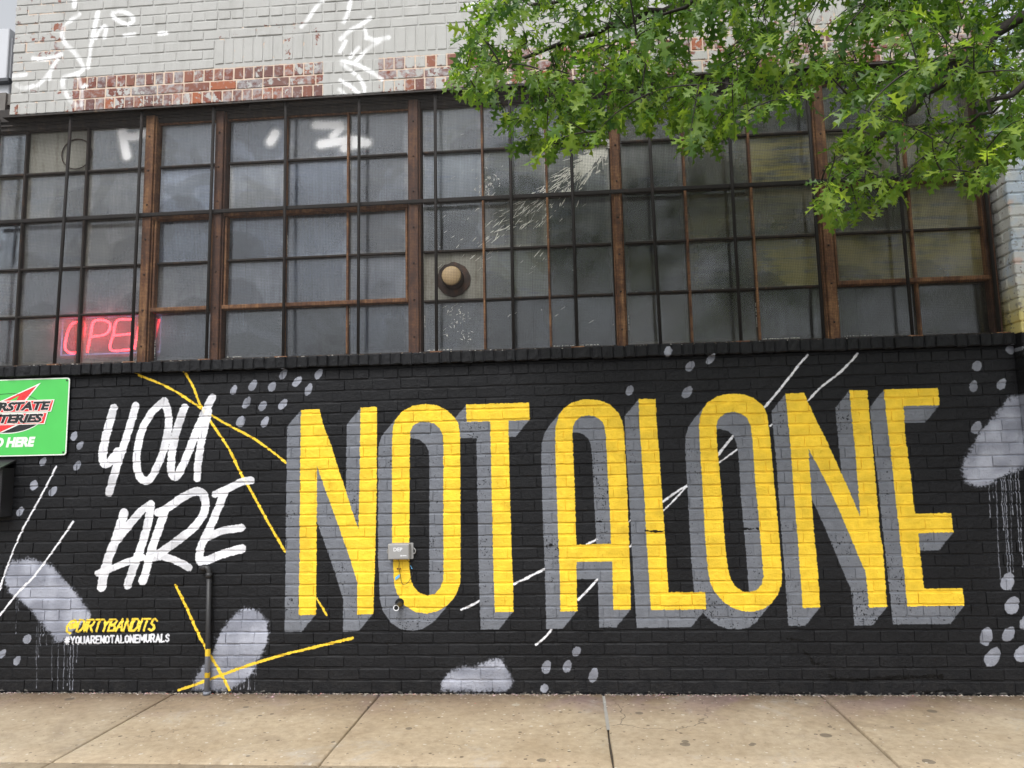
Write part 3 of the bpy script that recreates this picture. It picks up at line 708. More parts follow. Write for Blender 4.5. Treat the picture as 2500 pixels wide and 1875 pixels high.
def mat_pane():
    """dirty wired factory glass; grime and stain are per-pane amounts, the colour also carries painted sky reflections"""
    t = NT('dirty_factory_glass')
    grime, stain, lum = t.attr('grime', 'OBJECT'), t.attr('stain', 'OBJECT'), t.attr('film_sheen', 'OBJECT')
    seed = t.attr('tint', 'OBJECT')
    off = t.n('ShaderNodeCombineXYZ'); t.set(off.inputs[0], t.math('MULTIPLY', seed, 37.0)); t.set(off.inputs[2], t.math('MULTIPLY', seed, 19.0))
    ad = t.n('ShaderNodeVectorMath', operation='ADD'); t.set(ad.inputs[0], t.pos()); t.set(ad.inputs[1], off.outputs[0])
    P = ad.outputs[0]
    big = t.noise(2.4, 4, .55, vec=P, dist=.4)
    mpv = t.n('ShaderNodeMapping'); mpv.inputs['Scale'].default_value = (26, 26, 1.5); t.set(mpv.inputs[0], P)
    streak = t.noise(1.0, 5, .6, vec=mpv.outputs[0])
    mph = t.n('ShaderNodeMapping'); mph.inputs['Scale'].default_value = (2.5, 2.5, 34); t.set(mph.inputs[0], P)
    wipe = t.noise(1.0, 6, .65, vec=mph.outputs[0])
    fine = t.noise(130, 3, .6, vec=P)
    gen = t.n('ShaderNodeTexCoord').outputs['Generated']
    gs = t.n('ShaderNodeSeparateXYZ'); t.set(gs.inputs[0], gen)
    eu = t.math('MINIMUM', gs.outputs[0], t.math('SUBTRACT', 1.0, gs.outputs[0]))
    ev = t.math('MINIMUM', gs.outputs[2], t.math('MULTIPLY', t.math('SUBTRACT', 1.0, gs.outputs[2]), 1.6))
    edge = t.math('MINIMUM', eu, ev)
    rim = t.maprange(t.math('ADD', edge, t.math('MULTIPLY', t.math('SUBTRACT', t.noise(14, 5, .65, vec=P), .5), .16)), .015, .10, 1.0, 0.0)
    dirt = t.math('ADD', t.math('MULTIPLY', big, .5), t.math('ADD', t.math('MULTIPLY', streak, .25), t.math('MULTIPLY', fine, .25)))
    amount = t.math('ADD', t.maprange(dirt, .36, .66, 0.0, .35), grime, clamp=True)
    amount = t.math('ADD', amount, t.math('MULTIPLY', rim, .35), clamp=True)
    colr = t.mix(t.maprange(dirt, .36, .64), (.115, .128, .152), (.225, .235, .255))  # blue cast paints reflected sky into the dirt colour
    blob = t.maprange(t.noise(1.9, 3, .45, vec=P, dist=.9), .52, .57, 0, 1)
    colr = t.mix(t.math('MULTIPLY', blob, .55), colr, (.075, .078, .082))
    yel = t.math('MULTIPLY', stain, t.maprange(t.math('ADD', t.math('MULTIPLY', wipe, .55), t.math('MULTIPLY', big, .45)), .38, .52))
    colr = t.mix(t.math('MULTIPLY', yel, .8), colr, (.47, .42, .13))
    scr = t.maprange(t.math('ADD', t.math('MULTIPLY', wipe, .7), t.math('MULTIPLY', big, .3)), .56, .66)
    colr = t.mix(t.math('MULTIPLY', scr, t.math('ADD', .12, t.math('MULTIPLY', stain, .35))), colr, (.38, .37, .33))
    colr = t.mix(t.math('MULTIPLY', rim, .55), colr, (.27, .26, .23))
    # wiped arcs and a light gradient painted up or down each pane
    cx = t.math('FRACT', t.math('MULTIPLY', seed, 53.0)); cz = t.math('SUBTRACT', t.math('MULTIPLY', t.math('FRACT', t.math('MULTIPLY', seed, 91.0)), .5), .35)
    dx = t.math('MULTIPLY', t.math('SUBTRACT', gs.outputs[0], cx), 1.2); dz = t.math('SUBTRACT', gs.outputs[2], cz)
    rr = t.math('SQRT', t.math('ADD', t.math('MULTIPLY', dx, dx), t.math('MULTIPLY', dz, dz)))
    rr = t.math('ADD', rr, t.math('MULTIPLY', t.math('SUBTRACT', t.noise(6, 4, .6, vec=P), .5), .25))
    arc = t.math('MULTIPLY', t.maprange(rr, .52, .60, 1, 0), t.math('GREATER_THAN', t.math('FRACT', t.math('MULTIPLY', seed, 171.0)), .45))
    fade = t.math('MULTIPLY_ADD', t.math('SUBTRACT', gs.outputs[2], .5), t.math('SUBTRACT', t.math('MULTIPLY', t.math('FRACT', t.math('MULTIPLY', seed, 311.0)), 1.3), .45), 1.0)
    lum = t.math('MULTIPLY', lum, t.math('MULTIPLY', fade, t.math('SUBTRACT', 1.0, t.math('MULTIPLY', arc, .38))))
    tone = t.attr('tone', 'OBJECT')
    colr = t.mix(1.0, colr, t.mix(tone, (1.08, 1.0, .84), (.90, 1.0, 1.20)), 'MULTIPLY')  # cool end stands in for blue sky reflected in the pane
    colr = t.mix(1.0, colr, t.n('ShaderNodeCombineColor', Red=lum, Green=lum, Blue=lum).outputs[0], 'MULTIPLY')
    tex = t.wallmap(upper_img, upper_cv, 0.006)
    sc = t.n('ShaderNodeSeparateColor'); t.set(sc.inputs[0], tex)
    spray = sc.outputs[0]
    colr = t.mix(spray, colr, (1.0, 1.0, 1.0))
    amount = t.math('MAXIMUM', amount, t.math('MULTIPLY', spray, 1.0))
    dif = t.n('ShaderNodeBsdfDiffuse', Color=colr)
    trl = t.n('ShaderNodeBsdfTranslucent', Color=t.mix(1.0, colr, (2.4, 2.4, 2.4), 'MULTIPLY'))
    film_sheen = t.n('ShaderNodeMixShader'); film_sheen.inputs[0].default_value = .3
    t.t.links.new(dif.outputs[0], film_sheen.inputs[1]); t.t.links.new(trl.outputs[0], film_sheen.inputs[2])
    tr = t.n('ShaderNodeBsdfTransparent', Color=(.82, .86, .84))
    body = t.n('ShaderNodeMixShader', Fac=amount)
    t.t.links.new(tr.outputs[0], body.inputs[1]); t.t.links.new(film_sheen.outputs[0], body.inputs[2])
    gl = t.n('ShaderNodeBsdfGlossy', Roughness=t.maprange(dirt, .35, .7, .07, .3), Color=(.88, .92, 1.0),
             Normal=t.bump(t.math('ADD', t.noise(5.5, 2, vec=P), t.math('MULTIPLY', fine, .05)), .25, .01))
    fr = t.n('ShaderNodeFresnel', IOR=1.5)
    fin = t.n('ShaderNodeMixShader', Fac=t.math('MULTIPLY', fr.outputs[0], t.math('SUBTRACT', 1.9, t.math('MULTIPLY', spray, 1.6))))
    t.t.links.new(body.outputs[0], fin.inputs[1]); t.t.links.new(gl.outputs[0], fin.inputs[2])
    return t.done(fin.outputs[0])
M['pane'] = mat_pane()

def mat_plain(name, c, rough=.6, metal=0.0, var=.12, scale=12, bump=0.0, spec=.5):
    t = NT(name)
    n = t.noise(scale, 5)
    cc = t.mix(n, tuple(v * (1 - var) for v in c), tuple(min(1, v * (1 + var)) for v in c))
    kw = dict(Base_Color=cc, Roughness=t.maprange(t.noise(scale * 2.3, 3), .3, .7, rough * .85, min(1, rough * 1.12)), Metallic=metal)
    if bump: kw['Normal'] = t.bump(t.noise(scale * 5, 4), bump, .003)
    p = t.principled(**kw); p.inputs['Specular IOR Level'].default_value = spec
    return t.done(p)
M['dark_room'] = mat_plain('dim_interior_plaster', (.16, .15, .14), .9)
M['shelf'] = mat_plain('interior_shelf', (.22, .19, .15), .8, var=.3)
M['sign_green'] = mat_plain('green_sign_enamel', (.075, .53, .10), .35, var=.10, scale=5)
M['sign_white'] = mat_plain('white_sign_enamel', (.80, .82, .78), .3, var=.03)
M['sign_red'] = mat_plain('red_sign_enamel', (.72, .035, .04), .3, var=.03)
M['sign_black'] = mat_plain('black_sign_enamel', (.013, .014, .018), .3, var=.05)
M['black_box'] = mat_plain('black_painted_metal', (.022, .022, .024), .5, var=.2, bump=.2)
M['box_grey'] = mat_plain('grey_plastic_case', (.30, .30, .30), .45, var=.05)
M['box_pale'] = mat_plain('pale_grey_print', (.72, .74, .77), .5, var=.03)
M['cable'] = mat_plain('dark_thin_cable', (.035, .028, .025), .5)
M['tape'] = mat_plain('blue_masking_tape', (.12, .42, .78), .6)
M['twist'] = mat_plain('brown_twist_tie', (.12, .025, .015), .6)
M['hole'] = mat_plain('black_hole_lining', (.006, .006, .006), .9)
M['stub'] = mat_plain('worn_grey_pipe', (.20, .20, .20), .5, metal=.3, var=.3)
M['tan'] = mat_plain('tan_pipe_cap', (.46, .33, .18), .6, var=.2, bump=.3)
M['sheet'] = mat_rust('stained_sheet_metal', (.10, .085, .055), (.17, .16, .125), (.25, .245, .21), .46, .55)
M['flange'] = mat_rust('rusted_flange', (.022, .015, .013), (.05, .028, .02), (.12, .05, .028), .6)
M['white_splash'] = mat_plain('white_paint_splash', (.78, .77, .70), .5, var=.06)
M['neighbour'] = mat_plain('pale_render_wall', (.56, .58, .62), .8, var=.06, scale=3, bump=.2)
M['neighbour_dark'] = mat_plain('dark_flashing_and_gap_shade', (.05, .055, .065), .6, var=.2)  # metal flashing, also the painted shade beside the corner
M['road'] = mat_plain('asphalt', (.05, .05, .052), .85, var=.25, scale=30, bump=.6)
M['ground'] = mat_plain('far_ground', (.09, .09, .085), .9, var=.2, scale=.3)
M['kerb'] = mat_plain('kerb_stone', (.30, .29, .27), .8, var=.15, scale=6, bump=.4)
M['joint'] = mat_plain('dirt_in_joints', (.055, .045, .035), .95, var=.3, scale=40, bump=.5)
M['soil'] = mat_plain('tree_pit_soil', (.07, .05, .035), .95, var=.3, scale=20, bump=.8)
M['bark'] = mat_plain('oak_bark', (.028, .023, .020), .9, var=.35, scale=25, bump=.9)

def mat_pipe():
    """black drain pipe carrying the mural's stripes where they cross it"""
    t = NT('black_pipe_with_paint_bands')
    sp = t.n('ShaderNodeSeparateXYZ'); t.set(sp.inputs[0], t.pos())
    z = t.math('ADD', sp.outputs[2], t.math('MULTIPLY', t.math('SUBTRACT', t.noise(60, 2), .5), .012))
    G, Y = s2l((118, 122, 132)), s2l((240, 204, 60))
    c = t.ramp(z, [(0.0, G), (0.115, Y), (0.15, G), (0.265, Y), (0.315, (.02, .02, .022))], 'CONSTANT')
    return t.done(t.principled(Base_Color=c, Roughness=.5, Normal=t.bump(t.noise(60, 4), .3, .003)))
M['pipe'] = mat_pipe()

def mat_glow(name, c, strength):
    t = NT(name)
    e = t.n('ShaderNodeEmission', Color=c, Strength=strength)
    return t.done(e.outputs[0])
M['neon_red'] = mat_glow('red_neon_tube', (1.0, .03, .045), 34.0)
M['neon_back'] = mat_plain('grey_acrylic_backing', (.11, .11, .115), .5)
M['neon_blue'] = mat_glow('blue_white_neon_tube', (.5, .45, 1.0), 2.2)

def mat_concrete():
    t = NT('sidewalk_concrete')
    sp = t.n('ShaderNodeSeparateXYZ'); t.set(sp.inputs[0], t.pos())
    y = sp.outputs[1]
    c = t.mix(t.maprange(t.noise(1.1, 6, .65), .3, .7), (.32, .25, .17), (.48, .41, .31))
    c = t.mix(t.math('MULTIPLY', t.noise(7, 6, .65), .5), c, (.41, .325, .215))
    c = t.mix(1.0, c, t.ramp(t.tint(), [(0, (.94, .94, .95)), (1, (1.05, 1.04, 1.02))]), 'MULTIPLY')
    # tracked dirt and a dusting of spray paint along the wall
    near = t.maprange(t.math('ADD', y, t.math('MULTIPLY', t.noise(3, 4), .5)), -0.35, .25)
    c = t.mix(t.math('MULTIPLY', near, .8), c, (.17, .115, .075))
    c = t.mix(t.math('MULTIPLY', near, t.maprange(t.noise(1.7, 3), .52, .62, 0, .35)), c, (.24, .16, .22))
    # flecks, gum, chips
    vo = t.n('ShaderNodeTexVoronoi'); vo.inputs['Scale'].default_value = 17; t.set(vo.inputs['Vector'], t.pos())
    dsp = t.n('ShaderNodeSeparateColor'); t.set(dsp.inputs[0], vo.outputs['Color'])
    r = t.math('MULTIPLY', dsp.outputs[0], .20)
    fleck = t.math('LESS_THAN', vo.outputs['Distance'], t.math('SUBTRACT', t.math('MULTIPLY', dsp.outputs[0], .42), .20))
    c = t.mix(t.math('MULTIPLY', fleck, .8), c, t.mix(t.math('GREATER_THAN', dsp.outputs[1], .45), (.10, .075, .055), (.55, .50, .42)))
    vo2 = t.n('ShaderNodeTexVoronoi'); vo2.inputs['Scale'].default_value = 5.0; t.set(vo2.inputs['Vector'], t.pos())
    d2 = t.n('ShaderNodeSeparateColor'); t.set(d2.inputs[0], vo2.outputs['Color'])
    gum = t.math('LESS_THAN', t.math('ADD', vo2.outputs['Distance'], t.math('MULTIPLY', t.noise(30, 2), .05)), t.math('SUBTRACT', t.math('MULTIPLY', d2.outputs[0], .30), .10))
    c = t.mix(t.math('MULTIPLY', gum, .7), c, t.mix(t.math('GREATER_THAN', d2.outputs[1], .62), (.10, .085, .07), (.42, .38, .31)))
    vo3 = t.n('ShaderNodeTexVoronoi'); vo3.inputs['Scale'].default_value = 31; t.set(vo3.inputs['Vector'], t.pos())
    d3 = t.n('ShaderNodeSeparateColor'); t.set(d3.inputs[0], vo3.outputs['Color'])
    fl3 = t.math('LESS_THAN', vo3.outputs['Distance'], t.math('SUBTRACT', t.math('MULTIPLY', d3.outputs[0], .55), .27))
    c = t.mix(t.math('MULTIPLY', fl3, .75), c, t.mix(t.math('GREATER_THAN', d3.outputs[1], .5), (.13, .10, .075), (.58, .53, .45)))
    mott = t.noise(19, 8, .72)
    c = t.mix(1.0, c, t.ramp(mott, [(.3, (.78, .76, .73)), (.5, (1, 1, 1)), (.72, (1.2, 1.2, 1.2))]), 'MULTIPLY')
    stn = t.maprange(t.noise(1.6, 6, .7, dist=1.2), .56, .68, 0, .35)
    c = t.mix(stn, c, (.17, .13, .095))
    crk = t.n('ShaderNodeTexVoronoi', feature='DISTANCE_TO_EDGE'); crk.inputs['Scale'].default_value = .55
    wv = t.n('ShaderNodeVectorMath', operation='ADD'); t.set(wv.inputs[0], t.pos()); 
    wn_ = t.n('ShaderNodeTexNoise'); wn_.inputs['Scale'].default_value = 3.5; wn_.inputs['Detail'].default_value = 6; t.set(wn_.inputs['Vector'], t.pos())
    ws = t.n('ShaderNodeVectorMath', operation='SCALE'); t.set(ws.inputs[0], wn_.outputs['Color']); ws.inputs['Scale'].default_value = .35
    t.set(wv.inputs[1], ws.outputs[0]); t.set(crk.inputs['Vector'], wv.outputs[0])
    hair = t.math('MULTIPLY', t.math('LESS_THAN', crk.outputs['Distance'], .0022), t.maprange(t.noise(.9, 2), .54, .6))
    c = t.mix(t.math('MULTIPLY', hair, .7), c, (.06, .05, .04))
    pale = t.maprange(t.noise(2.2, 7, .75, dist=.5), .58, .70, 0, .55)
    c = t.mix(pale, c, (.42, .40, .37))
    c = t.mix(t.maprange(t.noise(220, 3), .6, .75, 0, .35), c, (.14, .11, .08))
    p = t.principled(Base_Color=c, Roughness=.82, Normal=t.bump(t.math('ADD', t.noise(160, 4, .65), t.math('MULTIPLY', t.noise(12, 4), .6)), .6, .006))
    p.inputs['Specular IOR Level'].default_value = .3
    return t.done(p)
M['concrete'] = mat_concrete()

def mat_leaf():
    t = NT('oak_leaf')
    tint = t.tint()
    c = t.ramp(tint, [(0, (.030, .080, .018)), (.35, (.075, .16, .024)), (.7, (.145, .255, .034)), (1, (.27, .39, .06))])
    c = t.mix(t.math('MULTIPLY', t.noise(35, 3), .4), c, (.05, .13, .03))
    p = t.principled(Base_Color=c, Roughness=.38); p.inputs['Specular IOR Level'].default_value = .5
    tr = t.n('ShaderNodeBsdfTranslucent', Color=t.mix(1.0, c, (2.2, 2.0, 1.0), 'MULTIPLY'))
    mx = t.n('ShaderNodeMixShader'); mx.inputs[0].default_value = .5
    t.t.links.new(p.outputs[0], mx.inputs[1]); t.t.links.new(tr.outputs[0], mx.inputs[2])
    return t.done(mx.outputs[0])
M['leaf'] = mat_leaf()
def mat_debris():
    t = NT('wall_foot_debris')
    oi = t.tint()
    c = t.ramp(oi, [(0, (.05, .04, .03)), (.3, (.22, .17, .12)), (.55, (.42, .38, .32)), (.75, (.10, .08, .07)), (.88, (.5, .33, .36)), (.95, (.62, .6, .55)), (1, (.5, .1, .08))])
    return t.done(t.principled(Base_Color=c, Roughness=.9))
M['debris'] = mat_debris()
# ------------------------------------------------------------------ ground, road, sidewalk
def structure(mb, name, mat):
    return tag(mb.build(name, mat), kind='structure')
mb = MB(); mb.box(-150, 150, -150, 150, -0.5, -0.22); structure(mb, 'ground', M['ground'])
mb = MB(); mb.box(-60, 60, -14.0, -2.95, -0.21, -0.14); structure(mb, 'road', M['road'])
SX = [-10.5, -8.98, -7.46, -5.94, -4.43, -2.91, -1.40, 0.165, 1.62, 3.14, 4.66, 6.18, 7.7, 9.2]
SY = [0.0, -1.275, -2.55]
mb = MB(); mb.box(-10.6, 9.3, -2.78, 0.6, -0.2, -0.022)
sidewalk = structure(mb, 'sidewalk', M['joint'])
def slab_mesh(x0, x1, y0, y1):
    g = MB(); j = 0.006; b = 0.008
    nx, ny = 8, 6
    xs = [x0 + j, x0 + j + b] + [x0 + (x1 - x0) * k / nx for k in range(1, nx)] + [x1 - j - b, x1 - j]
    ys = [y0 - j, y0 - j - b] + [y0 + (y1 - y0) * k / ny for k in range(1, ny)] + [y1 + j + b, y1 + j]
    idx = {}
    v, f = [], []
    for a, x in enumerate(xs):
        for c_, y in enumerate(ys):
            edge = a in (0, len(xs) - 1) or c_ in (0, len(ys) - 1)
            jx = rng.uniform(-.003, .003) if edge else 0
            idx[a, c_] = len(v)
            v.append((x + jx, y + (rng.uniform(-.003, .003) if edge else 0), (-0.007 if edge else 0) + rng.uniform(-.0008, .0008)))
    for a in range(len(xs) - 1):
        for c_ in range(len(ys) - 1):
            f.append((idx[a, c_ + 1], idx[a + 1, c_ + 1], idx[a + 1, c_], idx[a, c_]))
    rim = [idx[a, 0] for a in range(len(xs))] + [idx[len(xs) - 1, c_] for c_ in range(1, len(ys))] + \
          [idx[a, len(ys) - 1] for a in range(len(xs) - 2, -1, -1)] + [idx[0, c_] for c_ in range(len(ys) - 2, 0, -1)]
    base = len(v)
    for i in rim: v.append((v[i][0], v[i][1], -0.05))
    n = len(rim)
    for k in range(n):
        f.append((rim[k], rim[(k + 1) % n], base + (k + 1) % n, base + k))
    g.add(v, f)
    return g
for i in range(len(SX) - 1):
    for j in range(len(SY) - 1):
        if j == 1 and SX[i] > 4.0 and SX[i] < 5.0: continue          # the tree pit
        o = slab_mesh(SX[i], SX[i + 1], SY[j], SY[j + 1]).build('slab', M['concrete'], sidewalk, True)
        o['tint'] = rng.random()
        o.location.z = rng.uniform(-.002, .002)
mb = MB(); mb.box(4.68, 6.16, -2.53, -1.29, -0.021, -0.006); structure(mb, 'tree_pit', M['soil'])
# patched joint filled with pale mortar
mb = MB()
pts_l, pts_r = [], []
for k in range(13):
    y = -0.03 - k * 0.056
    pts_l.append((0.157 - rng.uniform(0, .008), y)); pts_r.append((0.173 + rng.uniform(0, .008), y))
v = [(x, y, -0.003) for x, y in pts_l] + [(x, y, -0.003) for x, y in pts_r]
mb.add(v, [(k, k + 1, 14 + k, 13 + k) for k in range(12)])
joint_fill = mb.build('joint_mortar', M['kerb'], sidewalk)
mb = MB()
mb.box(-30, 30, -2.94, -2.785, -0.25, 0.0)
structure(mb, 'kerb', M['kerb'])

# ------------------------------------------------------------------ bricks
def brick_geo(L, H, depth, seed, bev=0.005, rough=0.0006, edge=0.0026, endb=1.0):
    """brick with a slightly pillowed, chipped face towards -Y, centred on its face"""
    r = random.Random(seed)
    nx = 3 if L > 0.15 else 2
    ex = bev * endb
    xs = [-L / 2, -L / 2 + ex] + [(-0.5 + k / nx) * L for k in range(1, nx)] + [L / 2 - ex, L / 2]
    zs = [-H / 2, -H / 2 + bev, 0.0, H / 2 - bev, H / 2] if H > 0.15 else [-H / 2, -H / 2 + bev, H / 2 - bev, H / 2]
    nX, nZ = len(xs), len(zs)
    v, f = [], []
    for c_, z in enumerate(zs):
        for a, x in enumerate(xs):
            e = a in (0, nX - 1) or c_ in (0, nZ - 1)
            corner = a in (0, nX - 1) and c_ in (0, nZ - 1)
            x2 = x * (0.985 if corner else 1) + r.uniform(-edge, edge) * .6
            z2 = z * (0.94 if corner else 1) + r.uniform(-edge, edge) * .6
            v.append((x2, (bev * .8 if c_ in (0, nZ - 1) else bev * .8 * endb if e else 0) + (bev * .3 if corner else 0) + r.gauss(0, rough), z2))
    for c_ in range(nZ - 1):
        for a in range(nX - 1):
            i = c_ * nX + a
            f.append((i, i + 1, i + nX + 1, i + nX))
    rim = list(range(nX)) + [k * nX + nX - 1 for k in range(1, nZ)] + [(nZ - 1) * nX + a for a in range(nX - 2, -1, -1)] + [k * nX for k in range(nZ - 2, 0, -1)]
    b = len(v)
    for i in rim: v.append((v[i][0], depth, v[i][2]))
    n = len(rim)
    for k in range(n):
        f.append((rim[k], b + k, b + (k + 1) % n, rim[(k + 1) % n]))
    return v, f

CAM = np.array((0.0, -5.344, 1.53))
class BrickField:
    """bricks of one wall: the largest in view as single objects, the rest in one mesh"""
    def __init__(self, mat, parent, limit, keep=lambda x, z: True):
        self.items, self.mat, self.parent, self.limit, self.keep = [], mat, parent, limit, keep
        self.meshes = {}
    def put(self, kind, x, y, z, L, H, tint, rot=0.0):
        self.items.append((kind, x, y, z, L, H, tint, rot))
    def finish(self, sizes, depth, stuff_name, **kw):
        NV = 10
        geo = {k: [brick_geo(a, b, depth, hash((k, i)) % 9999 if False else (ord(k[0]) * 100 + i), **kw) for i in range(NV)] for k, (a, b) in sizes.items()}
        def score(it):
            d = np.linalg.norm(np.array((it[1], it[2], it[3])) - CAM)
            return (0 if self.keep(it[1], it[3]) else 100) + d / math.sqrt(it[4] * it[5])
        order = sorted(self.items, key=score)
        pick, rest = order[:self.limit], order[self.limit:]
        for it in pick:
            kind, x, y, z, L, H, tint, rot = it
            i = rng.randrange(NV)
            me = self.meshes.get((kind, i))
            if me is None:
                g = MB(); g.add(*geo[kind][i])
                tmp = g.build('brick', self.mat, self.parent, False)
                me = tmp.data; self.meshes[kind, i] = me
                o = tmp
            else:
                o = bpy.data.objects.new('brick', me); col.objects.link(o); o.parent = self.parent
            a, b = sizes[kind]
            o.location = (x, y, z); o.scale = (L / a, 1, H / b); o.rotation_euler = (0, rot, 0)
            o['tint'] = tint
        if rest:
            g = MB()
            for kind, x, y, z, L, H, tint, rot in rest:
                v, f = geo[kind][rng.randrange(NV)]
                a, b = sizes[kind]
                cs, sn = math.cos(rot), math.sin(rot)
                vv = [(x + (p[0] * L / a) * cs + (p[2] * H / b) * sn, y + p[1], z - (p[0] * L / a) * sn + (p[2] * H / b) * cs) for p in v]
                g.add(vv, f, tint)
            o = g.build(stuff_name, self.mat, self.parent, False)
            tag(o, kind='stuff')

building = empty('brick_building', (-0.7, 0.3, 0))
building.location = (0, 0, 0)
tag(building, 'old brick factory building with black mural wall and long dirty steel window', 'building')

# lower wall with the mural
mb = MB(); mb.box(-5.35, PIER, 0.0062, 0.30, -0.1, LEDGE0 - 0.001)
mural_wall = mb.build('mural_wall', M['mural'], building)
mural_wall['tint'] = 0.5
tag(mural_wall, 'black painted brick wall with yellow and white lettering')
bf = BrickField(M['mural'], mural_wall, 300, lambda x, z: -4.3 < x < 3.0)
BL = 0.2165
for row in range(28):
    z0 = 0.0 if row == 0 else FIRST + row * COURSE
    z1 = FIRST + (row + 1) * COURSE
    head_row = row in (27, 20, 6)
    L = BL / 2 if head_row else BL
    x = -5.35 + (0.5 * L if row % 2 else 0.0) + rng.uniform(-.012, .012)
    bump_row = rng.gauss(0, .0006)
    while x < PIER:
        ll = L + rng.uniform(-.006, .006)
        a, b = x, min(x + ll, PIER - .001)
        jt = 0.0032
        if b - a > .03:
            bf.put('h' if head_row else 's', (a + b) / 2, bump_row + rng.gauss(0, .0014), (z0 + z1) / 2 + rng.gauss(0, .0008), b - a - jt, z1 - z0 - .0085 + rng.gauss(0, .0016), rng.random(), rng.gauss(0, .0035))
        x += ll
bf.finish({'s': (.211, .074), 'h': (.103, .074)}, .03, 'brick_courses', bev=.0062, endb=.42, edge=.004)

# window ledge: bricks on edge
mb = MB(); mb.box(-5.35, PIER - .001, -0.034, 0.16, LEDGE0 + .006, LEDGE1 - .008)
ledge = mb.build('window_ledge', M['mural'], building)
ledge['tint'] = .4
bf = BrickField(M['mural'], ledge, 300)
x = -5.35
while x < PIER - .03:
    w = .0805 + rng.uniform(-.006, .008)
    if rng.random() < .1: w *= 1.6
    w = min(w, PIER - .002 - x)
    bf.put('r', x + w / 2, -.045 + rng.gauss(0, .0035), (LEDGE0 + LEDGE1) / 2 + rng.gauss(0, .0015), w - .0065, .084 + rng.gauss(0, .0035), rng.random(), rng.gauss(0, .010))
    x += w
bf.finish({'r': (.0745, .084)}, .19, 'ledge_bricks', bev=.007, rough=.0016, edge=.004)

# upper wall
UX0 = -4.465
mb = MB(); mb.box(UX0 + .01, 3.6, 0.0048, 0.22, HEAD + .012, 6.25)
upper_wall = mb.build('upper_wall', M['mortar'], building)
tag(upper_wall, 'upper brick wall with peeling pale grey paint and bare red courses')
bf = BrickField(M['upper'], upper_wall, 300, lambda x, z: x < -0.75 and z < 5.55)
def course(z0, z1, L, xa, xb, kind, joint=.011, off=0.0):
    x = xa - off
    while x < xb - .02:
        ll = L + rng.uniform(-.004, .004)
        a, b = max(x, xa), min(x + ll, xb)
        if b - a > .025:
            bf.put(kind, (a + b) / 2, rng.gauss(0, .0013), (z0 + z1) / 2 + rng.gauss(0, .0007), b - a - joint, z1 - z0 - .011, rng.random(), rng.gauss(0, .004))
        x += ll
course(HEAD, HEAD + .104, .0812, UX0, 3.08, 'r')
course(HEAD + .104, HEAD + .186, BL, UX0, 3.08, 's', off=.05)
course(HEAD + .186, HEAD + .29, .0812, UX0, 3.08, 'r')
Z0 = HEAD + .29
SOLX = -2.75
for k in range(3):
    course(Z0 + k * COURSE, Z0 + (k + 1) * COURSE, BL, UX0, SOLX, 's', off=BL / 2 * (k % 2))
course(Z0 + .034, Z0 + 3 * COURSE, .082, SOLX, 3.08, 'v')
k = 3
while Z0 + (k + 1) * COURSE < 6.25:
    course(Z0 + k * COURSE, Z0 + (k + 1) * COURSE, BL if k % 6 != 5 else BL / 2, UX0, 3.08, 's' if k % 6 != 5 else 'h', off=BL / 2 * (k % 2))
    k += 1
bf.finish({'s': (.2055, .0716), 'h': (.097, .0716), 'r': (.070, .093), 'v': (.071, .203)}, .03, 'brick_courses', bev=.0042)
mb = MB(); mb.cbox(UX0 - .04, 3.65, -.06, .26, 6.25, 6.33, .01); mb.build('coping', M['kerb'], building)
mb = MB(); mb.box(UX0 - .05, 3.06, -.004, .10, HEAD - .014, HEAD - .002); mb.box(UX0 - .20, 3.06, .09, .10, HEAD - .002, HEAD + .10)
mb.build('steel_lintel', M['steel_dark'], building)

# pier on the right: corner bricks show on the front and on the return beside the window
mb = MB(); mb.box(PIER + .012, 3.9, -.092, .3, LEDGE1, 6.25)
pier = mb.build('pier', [M['pier']], building)
mb = MB(); mb.box(PIER + .004, 3.9, -.094, .3, -.1, LEDGE1 - .002); mb.build('pier_base', M['mural'], building)['tint'] = .5
def corner_brick(L, D, H, mat, seed):
    bm = bmesh.new(); bmesh.ops.create_cube(bm, size=1.0)
    bmesh.ops.scale(bm, vec=(L, D, H), verts=bm.verts)
    bmesh.ops.bevel(bm, geom=bm.edges[:], offset=.007, segments=1, affect='EDGES')
    r = random.Random(seed)
    for v_ in bm.verts: v_.co += Vector((r.gauss(0, .0012), r.gauss(0, .0012), r.gauss(0, .0012)))
    me = bpy.data.meshes.new('brick'); bm.to_mesh(me); bm.free()
    me.materials.append(mat)
    return me
cm = {}
for mt in ('mural', 'pier'):
    for kd, (L, D) in {'a': (.205, .105), 'b': (.098, .205)}.items():
        for i in range(3): cm[mt, kd, i] = corner_brick(L, D, .0735, M[mt], i * 7 + len(kd))
pfill = {'mural': MB(), 'pier': MB()}
gq = [brick_geo(.2, .0735, .03, 500 + i) for i in range(6)]
zz = FIRST
row = 0
